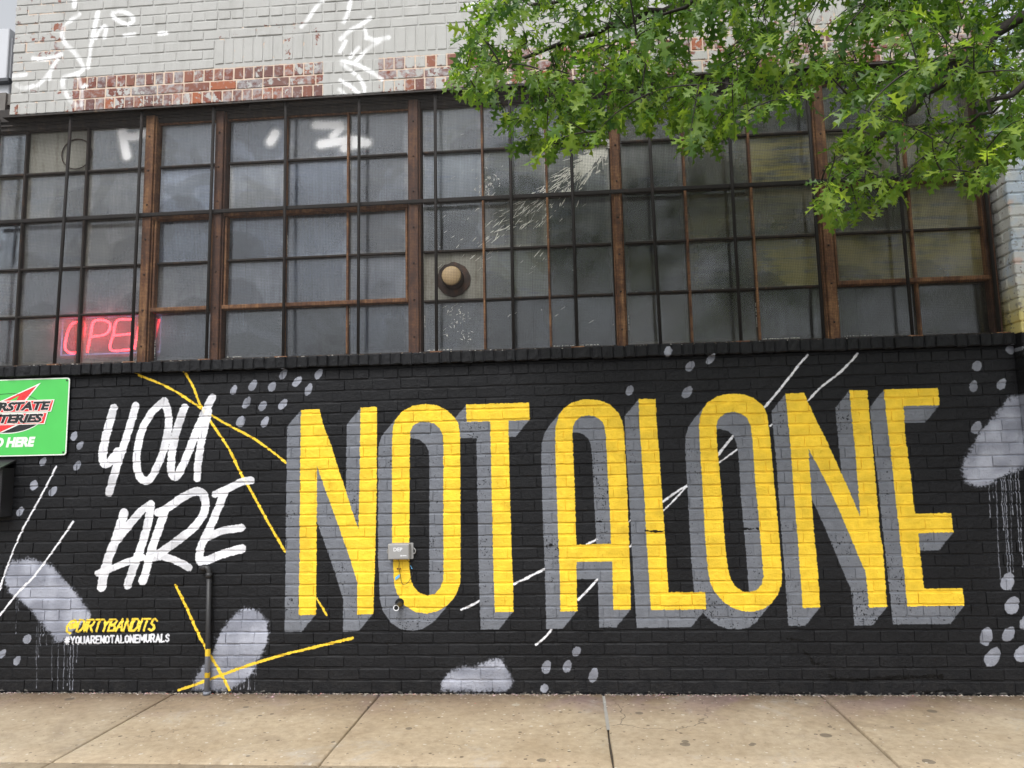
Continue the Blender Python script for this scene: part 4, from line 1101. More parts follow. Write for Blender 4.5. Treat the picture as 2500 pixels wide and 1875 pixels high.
while zz < 6.2:
    mt = 'mural' if zz + COURSE < LEDGE1 + .03 else 'pier'
    kd = 'a' if row % 2 else 'b'
    L, D = ((.205, .105), (.098, .205))[0 if kd == 'a' else 1]
    o = bpy.data.objects.new('brick', cm[mt, kd, row % 3]); col.objects.link(o); o.parent = pier
    o.location = (PIER + L / 2 + rng.gauss(0, .001), -.1 + D / 2 + rng.gauss(0, .001), zz + COURSE / 2); o['tint'] = rng.random()
    if kd == 'a':      # header behind it on the return
        o = bpy.data.objects.new('brick', cm[mt, 'b', (row + 1) % 3]); col.objects.link(o); o.parent = pier
        o.location = (PIER + .049 + .002, .012 + .102, zz + COURSE / 2); o['tint'] = rng.random()
    else:
        pass
    x = PIER + L + .01
    while x < 3.85:
        v, f = gq[rng.randrange(6)]
        pfill[mt].add([(p[0] + x + .1, p[1] - .1 + rng.gauss(0, .0002), p[2] + zz + COURSE / 2) for p in v], f, rng.random())
        x += .21
    zz += COURSE; row += 1
tag(pfill['mural'].build('painted_pier_bricks', M['mural'], pier), kind='stuff')
tag(pfill['pier'].build('pier_bricks', M['pier'], pier), kind='stuff')

# dim room behind the glass, closed on all sides except the window
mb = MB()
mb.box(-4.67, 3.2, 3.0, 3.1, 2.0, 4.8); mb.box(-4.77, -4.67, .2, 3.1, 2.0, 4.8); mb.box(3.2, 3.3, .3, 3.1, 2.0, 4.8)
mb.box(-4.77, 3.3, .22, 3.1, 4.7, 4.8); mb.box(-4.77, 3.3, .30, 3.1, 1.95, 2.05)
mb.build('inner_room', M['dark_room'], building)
mb = MB(); mb.box(-5.2, -4.665, .10, .3, LEDGE1, HEAD - .02); mb.build('left_jamb', M['mortar'], building)

# ------------------------------------------------------------------ the factory window
COLS = [[-4.655, -4.396, -3.866, -3.365], [-3.255, -2.778], [-2.675, -2.196, -1.694, -1.215], [-1.105, -.629, -.133, .352], [.44, .909, 1.398, 1.862], [1.965, 2.53, 3.03]]
ROWS = [4.40, 4.032, 3.632, 3.232, 2.842, 2.455]
POSTS = [(-3.355, -3.262, 'rust'), (-2.77, -2.682, 'rust_red'), (-1.208, -1.112, 'rust_red'), (.358, .434, 'rust'), (1.868, 1.958, 'rust'), (3.018, 3.078, 'rust_red')]
mb = MB(); mb.cbox(-4.665, 3.07, .115, .185, 4.405, HEAD + .12, .006); mb.cbox(-4.665, 3.07, .10, .115, 4.44, 4.455, .003)
head = mb.build('window_head', M['steel_dark'], building)
mb = MB(); mb.cbox(-4.665, 3.07, .115, .185, LEDGE1 - .02, 2.452, .005)
mb.build('window_sill', M['muntin'], building)
for i, (a, b, mt) in enumerate(POSTS):
    mb = MB()
    w = b - a
    mb.cbox(a + .012, b - .012, .072, .19, LEDGE1, 4.45, .004)
    mb.cbox(a, a + .0115, .092, .19, LEDGE1, 4.45, .003); mb.cbox(b - .0115, b, .092, .19, LEDGE1, 4.45, .003)
    p = mb.build('window_post', M[mt], building)
    bolt = MB()
    for k in range(7):
        z = 2.56 + k * .285
        bolt2 = MB(); bolt2.tube([((a + b) / 2, .073, z), ((a + b) / 2, .068, z), ((a + b) / 2, .064, z)], [.008, .0075, .004], 8)
        bolt2.build('bolt', M['flange'], p)
HEAVY = {1, 2, 5}
YEL = {(4, 1, 2): 1.0, (4, 1, 1): .45, (4, 2, 1): .5, (4, 2, 2): .4, (4, 3, 0): .35, (4, 3, 1): .6, (4, 3, 2): 1.0, (5, 1, 0): .6, (5, 1, 1): .5, (5, 2, 1): .45, (5, 3, 0): .7, (5, 3, 1): .8, (3, 3, 1): .45}
frames = []
LEVEL = [  # pane brightness: dirt plus painted sky reflection and tree shade, top row down
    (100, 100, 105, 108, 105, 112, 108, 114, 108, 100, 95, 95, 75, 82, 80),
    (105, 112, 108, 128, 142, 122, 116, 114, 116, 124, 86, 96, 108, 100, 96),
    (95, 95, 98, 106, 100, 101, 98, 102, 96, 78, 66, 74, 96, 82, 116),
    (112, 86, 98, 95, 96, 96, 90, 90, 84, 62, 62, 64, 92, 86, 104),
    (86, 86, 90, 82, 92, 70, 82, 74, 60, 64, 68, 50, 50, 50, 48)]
for b, xs in enumerate(COLS):
    mb = MB()
    mb.cbox(xs[0] - .008, xs[-1] + .008, .13, .152, ROWS[0] - .004, ROWS[0] + .012, .003)
    fr = mb.build('window_frame', M['rust'] if b in HEAVY else M['muntin'], building)
    frames.append(fr)
    if b in HEAVY:
        for z in (3.598, 2.850):
            g = MB(); g.cbox(xs[0] - .004, xs[-1] + .004, .085, .15, z - .016, z + .016, .004); g.build('rail', M['rust'], fr)
        for xx in (xs[0], xs[-1] - .016):
            g = MB(); g.cbox(xx, xx + .016, .10, .15, 2.8665, 3.5815, .003); g.build('stile', M['rust'], fr)
    for x in xs[1:-1]:
        for (za, zb) in ((2.455, 2.835), (2.865, 3.58), (3.615, 4.40)) if b in HEAVY else ((2.455, 4.40),):
            g = MB(); g.cbox(x - .009, x + .009, .118, .152, za, zb, .004)
            g.build('glazing_bar', M['rust'] if b >= 3 or b == 2 else M['muntin'], fr)
    for ri, z in enumerate(ROWS[1:-1]):
        if b in HEAVY and ri in (1, 3): continue
        for x0, x1 in zip(xs[:-1], xs[1:]):
            g = MB(); g.cbox(x0 + .0095, x1 - .0095, .122, .151, z - .008, z + .008, .003)
            g.build('glazing_bar', M['muntin'], fr)
    for ci, (x0, x1) in enumerate(zip(xs[:-1], xs[1:])):
        for ri, (zt, zb) in enumerate(zip(ROWS[:-1], ROWS[1:])):
            g = MB()
            hw, hh = (x1 - x0) / 2 - .003, (zt - zb) / 2 - .002
            g.box(-hw, hw, 0, .004, -hh, hh)
            special = (b == 0 and ri == 0 and ci == 1) or (b == 3 and ri == 3 and ci == 0)
            if special:
                p = g.build('sheet_metal_panel', M['sheet'], fr)
                p.location = ((x0 + x1) / 2, GLASS + .006, (zt + zb) / 2)
                tag(p, 'stained sheet metal panel filling one window square')
                continue
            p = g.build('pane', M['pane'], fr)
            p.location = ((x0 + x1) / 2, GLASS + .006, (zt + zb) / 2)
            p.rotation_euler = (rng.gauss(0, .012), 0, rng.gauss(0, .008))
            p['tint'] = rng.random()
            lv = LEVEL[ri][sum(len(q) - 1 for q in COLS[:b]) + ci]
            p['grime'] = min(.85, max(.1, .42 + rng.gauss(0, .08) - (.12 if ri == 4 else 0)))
            p['film_sheen'] = 1.32 * (lv / 105.0) ** 2
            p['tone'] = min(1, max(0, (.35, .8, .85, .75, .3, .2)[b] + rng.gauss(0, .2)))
            if ri == 4 and b < 2: p['grime'] = .36
            p['stain'] = YEL.get((b, ri, ci), .06 if b < 3 else .18) * rng.uniform(.7, 1.1)

# putty crumbs along some pane edges
mb = MB()
for b, xs in enumerate(COLS):
    for x0, x1 in zip(xs[:-1], xs[1:]):
        for zt, zb in zip(ROWS[:-1], ROWS[1:]):
            if rng.random() < .45:
                n = rng.randrange(8, 26); xx = x0 + .012
                for _ in range(n):
                    xx += rng.uniform(.004, .03)
                    if xx > x1 - .02: break
                    w, h = rng.uniform(.004, .018), rng.uniform(.002, .006)
                    mb.box(xx, xx + w, GLASS - .002, GLASS + .003, zb + .0085, zb + .0085 + h)
            if rng.random() < .35:
                side = x0 + .0095 if rng.random() < .5 else x1 - .0135
                za = rng.uniform(zb, zt - .1)
                for _ in range(rng.randrange(5, 16)):
                    za += rng.uniform(.006, .02)
                    if za > zt - .02: break
                    mb.box(side, side + rng.uniform(.002, .005), GLASS - .002, GLASS + .003, za, za + rng.uniform(.004, .016))
tag(mb.build('putty_crumbs', M['white_splash'], building), kind='stuff')

# thrown white paint on the glass
mb = MB()
def streak(x, z, L, w, ang):
    dx, dz = math.cos(ang), math.sin(ang)
    nx_, nz_ = -dz, dx
    pts = [(x, z), (x + dx * L * .4 + nx_ * w, z + dz * L * .4 + nz_ * w), (x + dx * L + nx_ * w * .4, z + dz * L + nz_ * w * .4), (x + dx * L - nx_ * w * .4, z + dz * L - nz_ * w * .4), (x + dx * L * .4 - nx_ * w, z + dz * L * .4 - nz_ * w)]
    y_ = GLASS + rng.uniform(.0008, .0046)
    mb.poly(pts, y_, y_ + .0006)
ORI = (.36, 4.05)
rays = [(math.radians(rng.gauss(219, 7)), rng.uniform(.35, 1.35), rng.uniform(.4, 1.0)) for _ in range(26)]
for ang, rmax, wt in rays:
    for k in range(int(30 * wt)):
        t_ = rng.random() ** 1.7
        r0 = .02 + t_ * rmax
        a2 = ang + rng.gauss(0, .05) * (1.6 - t_)
        x, z = ORI[0] + math.cos(a2) * r0, ORI[1] + math.sin(a2) * r0
        if z < 2.5: continue
        streak(x, z, rng.uniform(.012, .12) * (1.3 if t_ < .3 else .8), rng.uniform(.0012, .006) * (1.9 if t_ < .22 else .8), a2 + rng.gauss(0, .22))
for k in range(120):
    a2 = math.radians(rng.gauss(219, 14)); r0 = abs(rng.gauss(0, .16))
    streak(ORI[0] + math.cos(a2) * r0, ORI[1] + math.sin(a2) * r0, rng.uniform(.01, .05), rng.uniform(.002, .008), rng.uniform(0, 6.28))
for k in range(60):
    streak(-.62 + rng.gauss(.02, .05), 3.74 + rng.gauss(0, .06), rng.uniform(.01, .03), rng.uniform(.001, .004), rng.uniform(0, 6))
for k in range(46):
    tt = rng.random()
    streak(-.83 + rng.gauss(0, .05) + .03 * tt, 2.80 - .28 * tt, rng.uniform(.008, .03), rng.uniform(.001, .003), rng.uniform(0, 6))
for k in range(70):
    streak(rng.uniform(-1.0, .35), rng.uniform(2.6, 4.2), rng.uniform(.008, .05), rng.uniform(.0008, .002), math.radians(rng.gauss(222, 12)))
tag(mb.build('paint_splashes', M['white_splash'], building), kind='stuff')

# security guard: vertical bars, one long horizontal bar, wire mesh in front
mb = MB(); mb.cbox(-4.66, 3.06, .052, .068, 3.598, 3.628, .003)
guard = mb.build('window_guard', M['bar'], building)
tag(guard, 'dark steel security bars with fine wire mesh over the window')
for x in (-4.57, -3.973, -3.361, -2.762, -2.165, -1.58, -.981, -.404, .062, .657, 1.241, 1.823, 2.432, 3.02):
    g = MB()
    ln = rng.gauss(0, .004)
    g.tube([(x + ln, .036, LEDGE1 - .004), (x, .036, 3.4), (x - ln, .036, HEAD - .012)], .0125, 8)
    g.build('bar', M['bar'], guard, True)
    if rng.random() < .7:
        g = MB(); g.cbox(x - .045, x + .05, -.01, .07, LEDGE1 + .001, LEDGE1 + .012, .003); g.build('foot_plate', M['rust'], guard)
mb = MB()
wz0, wz1, sp_ = LEDGE1 + .006, HEAD - .016, .0118
def wire(ax, az, bx, bz, r=.00062, y=.012):
    dx, dz = bx - ax, bz - az
    L = math.hypot(dx, dz); nx_, nz_ = -dz / L * r, dx / L * r
    v = [(ax + nx_, y, az + nz_), (ax - nx_, y, az - nz_), (ax, y + r * 1.6, az), (bx + nx_, y, bz + nz_), (bx - nx_, y, bz - nz_), (bx, y + r * 1.6, bz)]
    mb.add(v, [(0, 3, 4, 1), (1, 4, 5, 2), (2, 5, 3, 0)])
SEG = [WX0 + (3.05 - WX0) * k / 7 for k in range(8)]
for s_ in range(7):           # seven sheets, each slightly off its neighbours
    tl = rng.gauss(0, .004); oy = rng.uniform(.008, .018)
    x = SEG[s_]
    while x < SEG[s_ + 1]:
        wire(x, wz0, x + tl, wz1, y=oy); x += sp_
    z = wz0
    while z < wz1:
        wire(SEG[s_], z - tl * .5, SEG[s_ + 1], z + tl * .5, y=oy + .0009); z += sp_
tag(mb.build('wire_mesh', M['wire'], guard), kind='stuff')

# round cover on the top-left panel
g = MB()
ring = [(-3.975 + .128 * math.cos(2 * math.pi * k / 40), .148, 4.195 + .128 * math.sin(2 * math.pi * k / 40)) for k in range(41)]
g.tube(ring, .004, 6, cap=False); g.build('round_cover_rim', M['flange'], frames[0], True)

# ------------------------------------------------------------------ neon sign behind the glass
neon = empty('neon_sign', (-3.7, .26, 2.62))
tag(neon, 'red glowing OPEN neon sign with bluish border behind lower left panes', 'neon sign')
def wpt(x, z, y): return (x - neon.location.x, y - neon.location.y, z - neon.location.z)
NEON = [[(600, 1045), (545, 1060), (515, 1110), (497, 1200), (505, 1250), (550, 1275), (600, 1262), (625, 1200), (640, 1100), (632, 1055), (600, 1045)],
        [(670, 1275), (690, 1150), (710, 1050), (790, 1045), (835, 1070), (830, 1120), (790, 1150), (700, 1160)],
        [(1000, 1045), (890, 1050), (865, 1150), (850, 1260), (1000, 1265)], [(862, 1158), (1000, 1150)],
        [(1030, 1262), (1065, 1050), (1175, 1262), (1208, 1050)]]
def sx(u, v): return (-4.07 + (u - 480) * .00110 , 2.545 + (1285 - v) * .00112)
g = MB(); g.box(-.40, .42, .03, .042, -.10, .24); g.build('backing', M['neon_back'], neon)
for ch, ln in zip('OPEEN', NEON):
    g = MB()
    pts = [wpt(*sx(u, v), .235) for u, v in (catmull(ln, 5) if len(ln) > 4 and ch != 'N' else ln)]
    g.tube(pts, .0095, 8)
    g.build('glowing_tube', M['neon_red'], neon, True)
g = MB()
bx = [sx(470, 1288), sx(470, 1018), sx(1225, 1018), sx(1225, 1288), sx(470, 1288)]
g.tube([wpt(x, z, .235) for x, z in bx], .006, 6); g.build('border_tube', M['neon_blue'], neon, True)

# ------------------------------------------------------------------ vent pipe through the sheet metal panel
vent = empty('vent_pipe', (-.867, GLASS, 3.012))
tag(vent, 'round tan-capped vent pipe poking through a rusty hole in the window', 'vent pipe')
def disc(mb, y, r, n=28, jit=0.0, r_in=0.0, y2=None):
    pass
g = MB()
n = 30
vo = [(math.cos(2 * math.pi * k / n) * (.132 + rng.uniform(-.006, .006)), -.004, math.sin(2 * math.pi * k / n) * (.132 + rng.uniform(-.006, .006))) for k in range(n)]
vi = [(math.cos(2 * math.pi * k / n) * .085, -.012, math.sin(2 * math.pi * k / n) * .085) for k in range(n)]
vb = [(p[0], .003, p[2]) for p in vo]
g.add(vo + vi + vb, [(k, (k + 1) % n, n + (k + 1) % n, n + k) for k in range(n)] + [(2 * n + k, 2 * n + (k + 1) % n, (k + 1) % n, k) for k in range(n)])
fix_normals(g.build('flange', M['flange'], vent))
g = MB(); g.tube([(0, .04, 0), (0, -.02, 0), (0.0, -.11, .0)], [.084, .082, .078], 28, cap=False); g.build('sleeve', M['flange'], vent, True)
g = MB(); g.tube([(0.0, -.05, 0.0), (0.0, -.112, 0.0), (0.0, -.122, 0.0), (0, -.126, 0)], [.074, .074, .068, .02], 28); g.build('cap', M['tan'], vent, True)

# ------------------------------------------------------------------ green metal sign
SC = (-4.3, -.02, 2.025)
sign = empty('metal_sign', SC)
tag(sign, 'green enamel battery shop sign with white border on the black wall', 'sign')
def rrect(x0, x1, z0, z1, r, n=5):
    out = []
    for cx, cz, a0 in ((x1 - r, z0 + r, -90), (x1 - r, z1 - r, 0), (x0 + r, z1 - r, 90), (x0 + r, z0 + r, 180)):
        for k in range(n + 1):
            a = math.radians(a0 + 90 * k / n)
            out.append((cx + r * math.cos(a), cz + r * math.sin(a)))
    return out
SW, SH = .487, .296
g = MB(); g.poly(rrect(-SW, SW, -SH, SH, .022), 0.0, .004); fix_normals(g.build('border', M['sign_white'], sign))
g = MB(); g.poly(rrect(-SW + .009, SW - .009, -SH + .009, SH - .009, .016), -.0012, 0.0); fix_normals(g.build('panel', M['sign_green'], sign))
def ell(cx, cz, a, b, a0=0, a1=360, n=40):
    return [(cx + a * math.cos(math.radians(a0 + (a1 - a0) * k / n)), cz + b * math.sin(math.radians(a0 + (a1 - a0) * k / n))) for k in range(n + (0 if a1 - a0 >= 360 else 1))]
g = MB()
ring = [(p[0], -.002, p[1]) for p in ell(.0, .035, .30, .150)]
ring.append(ring[0])
g.tube(ring, .0018, 5, cap=False); g.build('oval_outline', M['sign_black'], sign)
g = MB(); g.poly(ell(.0, .033, .305, .157, 200, 340), -.0018, -.0013); fix_normals(g.build('oval_edge', M['sign_white'], sign))
g = MB(); g.poly(ell(.0, .036, .298, .152, 200, 340), -.0024, -.0019); fix_normals(g.build('oval_base', M['sign_black'], sign))
up_o = [(-.23, .06), (.255, .262), (.13, .11), (-.05, .07)]
up_r = [(-.19, .07), (.222, .238), (.115, .11), (-.05, .08)]
lo_o = [(.20, -.015), (-.285, -.215), (-.15, -.06), (.05, -.015)]
lo_r = [(.16, -.02), (-.245, -.19), (-.13, -.06), (.05, -.02)]
for nm, pts, mt, y in (('bolt_edge', up_o, 'sign_white', -.0030), ('bolt', up_r, 'sign_red', -.0036), ('bolt_notch', [(-.02, .115), (.085, .165), (.05, .11)], 'sign_green', -.0042), ('bolt_edge', lo_o, 'sign_white', -.0030), ('bolt', lo_r, 'sign_red', -.0036)):
    g = MB(); g.poly(pts, y, y + .0005); fix_normals(g.build(nm, M[mt], sign))
def par(x0, x1, z0, z1, sh): return [(x0, z0), (x1, z0), (x1 + sh * (z1 - z0), z1), (x0 + sh * (z1 - z0), z1)]
for x0, x1, z0, z1 in ((-.352, .352, .037, .130), (-.31, .305, -.057, .034)):
    g = MB(); g.poly(par(x0, x1, z0, z1, .25), -.0049, -.0043); fix_normals(g.build('name_plate', M['sign_white'], sign))
    g = MB(); g.poly(par(x0 + .007, x1 - .007, z0 + .006, z1 - .006, .25), -.0055, -.0050); fix_normals(g.build('name_plate', M['sign_red'], sign))
def lettering(text, x0, x1, z0, h, mat, parent, y, bold=.03, shear=.25, thick=.0004, name='lettering'):
    cu = bpy.data.curves.new(name, 'FONT')
    cu.body = text; cu.size = 1.0; cu.offset = bold; cu.shear = shear; cu.extrude = .2; cu.resolution_u = 3
    tmp = bpy.data.objects.new(name, cu); col.objects.link(tmp)
    dg = bpy.context.evaluated_depsgraph_get()
    me = bpy.data.meshes.new_from_object(tmp.evaluated_get(dg))
    bpy.data.objects.remove(tmp)
    co = np.array([v_.co for v_ in me.vertices])
    a, b = co.min(0), co.max(0)
    for v_ in me.vertices:
        x, yy, z = v_.co
        v_.co = (x0 + (x - a[0]) / (b[0] - a[0]) * (x1 - x0), y - thick if z > 0 else y, z0 + (yy - a[1]) / (b[1] - a[1]) * h)
    me.materials.clear(); me.materials.append(mat)
    o = bpy.data.objects.new(name, me); col.objects.link(o); o.parent = parent
    return o
for txt, x0, x1, z0, h in (('INTERSTATE', -.335, .347, .050, .068), ('BATTERIES', -.290, .292, -.043, .067)):
    lettering(txt, x0 - .006, x1 + .006, z0 - .005, h + .010, M['sign_white'], sign, -.0056, .085)
    lettering(txt, x0, x1, z0, h, M['sign_black'], sign, -.0064, .05)
lettering('SOLD HERE', -.265, .235, -.228, .078, M['sign_white'], sign, -.0014, .06, .2)
for x, z in ((SW - .022, SH - .022), (SW - .022, -SH + .022), (-SW + .022, SH - .022), (-SW + .022, -SH + .022)):
    g = MB(); g.tube([(x, -.001, z), (x, -.005, z)], .007, 8); g.build('screw', M['sign_black'], sign)

# black metal box below the sign, cut by the left edge of the view
box = empty('wall_box', (-4.52, 0, 1.47))
tag(box, 'black painted metal box fixed to the wall below the green sign', 'metal box')
g = MB(); g.cbox(-.31, .285, -.125, -.001, -.19, .17, .006); g.build('case', M['black_box'], box)
g = MB(); g.cbox(-.29, .268, -.134, -.126, -.175, .14, .004); g.build('door', M['black_box'], box)
g = MB(); g.add([(-.32, -.155, .158), (.295, -.155, .158), (.295, -.001, .222), (-.32, -.001, .222), (-.32, -.155, .171), (.295, -.155, .171), (.295, -.001, .235), (-.32, -.001, .235)],
                [(0, 3, 2, 1), (4, 5, 6, 7), (0, 1, 5, 4), (1, 2, 6, 5), (2, 3, 7, 6), (3, 0, 4, 7)]); g.build('lid', M['black_box'], box)

# ------------------------------------------------------------------ small grey utility box with its wires
dep = empty('utility_box', (-1.252, 0, .985))
tag(dep, 'small grey plastic DEP utility box with dangling wires on the letter O', 'utility box')
g = MB(); g.cbox(-.077, .077, -.062, -.008, -.054, .054, .007); g.build('case', M['box_grey'], dep)
g = MB(); g.poly(rrect(-.070, .096, -.056, .058, .006), -.012, -.002); fix_normals(g.build('back_plate', M['box_grey'], dep))
g = MB()
g.tube([(.094 + .018 * math.sin(math.radians(a)), -.012, .0 + .021 * math.cos(math.radians(a))) for a in range(0, 181, 20)], .004, 6)
g.build('hanging_loop', M['box_grey'], dep, True)
g = MB()
g.tube([(-.082 - .012 * math.sin(math.radians(a)), -.012, .0 + .016 * math.cos(math.radians(a))) for a in range(0, 181, 20)], .0035, 6)
g.build('hanging_loop', M['box_grey'], dep, True)
lettering('DEP', -.036, .028, .004, .026, M['box_pale'], dep, -.0621, .02, 0.0)
g = MB(); g.box(.014, .024, -.0626, -.0621, -.032, -.022); g.box(.028, .058, -.0626, -.0621, -.030, -.024); g.build('printed_mark', M['box_pale'], dep)
g = MB()
g.tube(catmull([(-.008, -.03, -.054), (-.006, -.012, -.085), (-.01, -.01, -.118), (-.002, -.01, -.15), (.004, -.012, -.19), (.012, -.014, -.222), (.03, -.016, -.235), (.058, -.014, -.218), (.082, -.012, -.18), (.092, -.01, -.148)], 6), .002, 5)
g.build('wire', M['cable'], dep, True)
g = MB(); g.tube(catmull([(.05, -.03, -.054), (.064, -.014, -.075), (.070, -.01, -.1), (.08, -.009, -.12)], 6), .002, 5); g.build('wire', M['cable'], dep, True)
for pts in ([(-.038, -.185), (-.006, -.162), (-.004, -.180), (-.036, -.205)], [(.068, -.098), (.078, -.104), (.090, -.128), (.080, -.124)]):
    g = MB(); g.poly(pts, -.0088, -.0076); fix_normals(g.build('tape', M['tape'], dep))
g = MB()
for s_ in (-1, 1):
    g.poly([(-.009, -.125), (-.009 + s_ * .014, -.117), (-.009 + s_ * .013, -.130)], -.016, -.008)
fix_normals(g.build('twist_tie', M['twist'], dep))

# pipe stub and its hole
stub = empty('pipe_stub', (-1.26, 0, .612))
tag(stub, 'short open pipe stub sticking out of the wall below the utility box', 'pipe')
g = MB()
g.tube([(.006, .0, .004), (0, -.05, -.004), (-.004, -.085, -.01)], .021, 16, cap=False); g.build('outer_wall', M['black_box'], stub, True)
n = 16
g = MB()
g.add([(-.004 + math.cos(2 * math.pi * k / n) * r, -.0852, -.01 + math.sin(2 * math.pi * k / n) * r) for r in (.0215, .0155) for k in range(n)], [(k, (k + 1) % n, n + (k + 1) % n, n + k) for k in range(n)])
fix_normals(g.build('rim', M['box_pale'], stub))
g = MB(); g.tube([(-.004, -.0848, -.01), (0, -.03, -.004)], .0155, 16); g.build('bore', M['hole'], stub)
g = MB(); g.poly([(.002 + math.cos(k * .45) * (.030 + rng.uniform(-.003, .004)), .012 + math.sin(k * .45) * (.032 + rng.uniform(-.003, .004))) for k in range(14)], -.0062, .002); fix_normals(g.build('hole_edge', M['hole'], stub))

# ------------------------------------------------------------------ black drain pipe
pipe = empty('drain_pipe', (-2.655, 0, 0))
tag(pipe, 'black vertical drain pipe with elbow, painted in mural stripes near the ground', 'pipe')
g = MB(); g.tube([(0.004, -.034, -.02), (.002, -.034, .4), (-.004, -.034, .838)], .0185, 12); g.build('riser', M['pipe'], pipe, True)
g = MB(); g.tube(catmull([(-.004, -.034, .825), (-.006, -.034, .862), (-.022, -.034, .884), (-.05, -.032, .886), (-.066, -.022, .884), (-.07, .0, .884), (-.07, .02, .884)], 4), .019, 12); g.build('elbow', M['pipe'], pipe, True)
g = MB(); g.tube([(-.004, -.034, .815), (-.004, -.034, .85)], .0235, 12); g.tube([(-.03, -.034, .886), (-.052, -.032, .886)], .0235, 12); g.build('collar', M['pipe'], pipe, True)
g = MB(); g.tube([(.004, -.034, -.0), (.004, -.034, .02)], .027, 12); g.build('foot_collar', M['pipe'], pipe, True)

# ------------------------------------------------------------------ neighbouring building at the left edge
nb = empty('neighbouring_building', (-7.0, .3, 0))
tag(nb, 'pale rendered neighbouring building at the upper left edge', 'building')
def nbx(name, mat, x0, x1, y0, y1, z0, z1):
    m = MB(); m.cbox(x0 + 7, x1 + 7, y0 - .3, y1 - .3, z0, z1, .006); return m.build(name, mat, nb)
nbx('wall', M['neighbour'], -9.5, -4.73, .30, 4, -.1, 5.36)
nbx('parapet', M['neighbour'], -9.5, -4.735, .27, 4, 4.97, 5.43)
nbx('flashing', M['neighbour_dark'], -9.5, -4.70, .25, .30, 4.93, 4.968)
nbx('gap_shade', M['neighbour_dark'], -4.725, -4.50, .34, 3, 4.6, 5.40)  # dark block stands in for the shadow of the side return

# ------------------------------------------------------------------ crumbs along the foot of the wall
mb = MB()
def crumb(x, y, z, s, t):
    v = []
    for k in range(5):
        a = k * 1.256 + rng.uniform(-.3, .3)
        v.append((x + math.cos(a) * s * rng.uniform(.6, 1.4), y + math.sin(a) * s * rng.uniform(.5, 1.0), z))
    v.append((x, y, z + s * rng.uniform(.2, .7)))
    mb.add(v, [(k, (k + 1) % 5, 5) for k in range(5)], t)
for k in range(2600):
    x = rng.uniform(-5, 3.6); y = -abs(rng.gauss(0, .022)) - .002
    if rng.random() < .12: y -= abs(rng.gauss(0, .12))
    crumb(x, y - (.095 if x > PIER else 0), .0005, rng.uniform(.002, .008) * (1.5 if rng.random() < .08 else 1), rng.random())
for k in range(420):
    crumb(rng.uniform(-4.5, 3.6), -rng.uniform(.12, 2.4), .0012, rng.uniform(.002, .006), rng.random())
for k in range(500):
    crumb(rng.uniform(-4.5, 3.05), rng.uniform(-.03, .05), LEDGE1 + .0015, rng.uniform(.003, .010), rng.choice((.5, .6, .95, .3)))
tag(mb.build('crumbs', M['debris']), 'paint flakes, grit and crumbs along the foot of the wall', 'debris', kind='stuff')

# ------------------------------------------------------------------ oak tree reaching in from the right
tree = empty('oak_tree', (5.35, -1.9, 0))
tag(tree, 'pin oak with lobed green leaves hanging in at the upper right', 'tree')
TL = np.array((5.35, -1.9, 0.0))
trunk = MB()
trunk.tube([(0, 0, -.05), (.02, .0, .15), (.0, .02, .8), (-.03, .03, 2.0), (-.05, .06, 3.2), (-.02, .1, 4.6), (.05, .1, 6.2), (.0, .1, 7.6)], [.24, .19, .165, .15, .135, .115, .085, .05], 14)
trunk.build('trunk', M['bark'], tree, True)
R3 = np.array(((0.99649, 0.02981, 0.0782), (0.08117, -0.11666, -0.98985), (-0.02038, 0.99272, -0.11867)))
nodes, radii = [], []
limb_mb = MB()
LIMBS = [  # knees of the limbs in metres (world)
 [(5.3, -1.8, 3.3), (4.3, -1.7, 3.95), (3.2, -1.5, 4.25), (2.0, -1.35, 4.35), (.9, -1.2, 4.30), (.1, -1.1, 4.15), (-.45, -1.0, 4.0)],
 [(5.3, -1.85, 3.9), (4.2, -1.5, 4.5), (3.0, -1.3, 4.75), (1.7, -1.15, 4.75), (.6, -1.05, 4.6), (-.2, -1.0, 4.42)],
 [(5.3, -1.9, 2.9), (4.2, -1.9, 3.75), (3.3, -1.75, 4.05), (2.5, -1.6, 3.85), (2.05, -1.45, 3.55), (1.72, -1.3, 3.3), (1.5, -1.2, 3.12)],
 [(5.3, -1.95, 3.1), (4.1, -2.1, 3.9), (3.2, -2.05, 4.0), (2.75, -1.9, 3.7), (2.3, -1.75, 3.4), (2.0, -1.65, 3.2)],
 [(5.3, -1.9, 3.6), (4.2, -2.2, 4.3), (3.0, -2.1, 4.45), (1.9, -1.9, 4.3), (1.1, -1.75, 4.1), (.5, -1.65, 3.9)],
 [(5.3, -1.8, 4.2), (4.4, -1.2, 4.6), (3.6, -.9, 4.5), (3.0, -.8, 4.1), (2.7, -.75, 3.7)],
 [(5.3, -2.0, 4.4), (4.0, -2.0, 5.1), (2.6, -1.8, 5.3), (1.2, -1.5, 5.2), (.2, -1.3, 5.0)],
]
for i, L_ in enumerate(LIMBS):
    p = catmull(L_, 7)
    p = [tuple(np.array(q) + nrg.normal(0, .018, 3)) for q in p]
    r0 = .052 if i < 5 else .04
    rs = [r0 * (1 - k / len(p)) ** .9 + .0045 for k in range(len(p))]
    limb_mb.tube([tuple(np.array(q) - TL) for q in p], rs, 7)
    for q, r in zip(p, rs):
        nodes.append(q); radii.append(r)
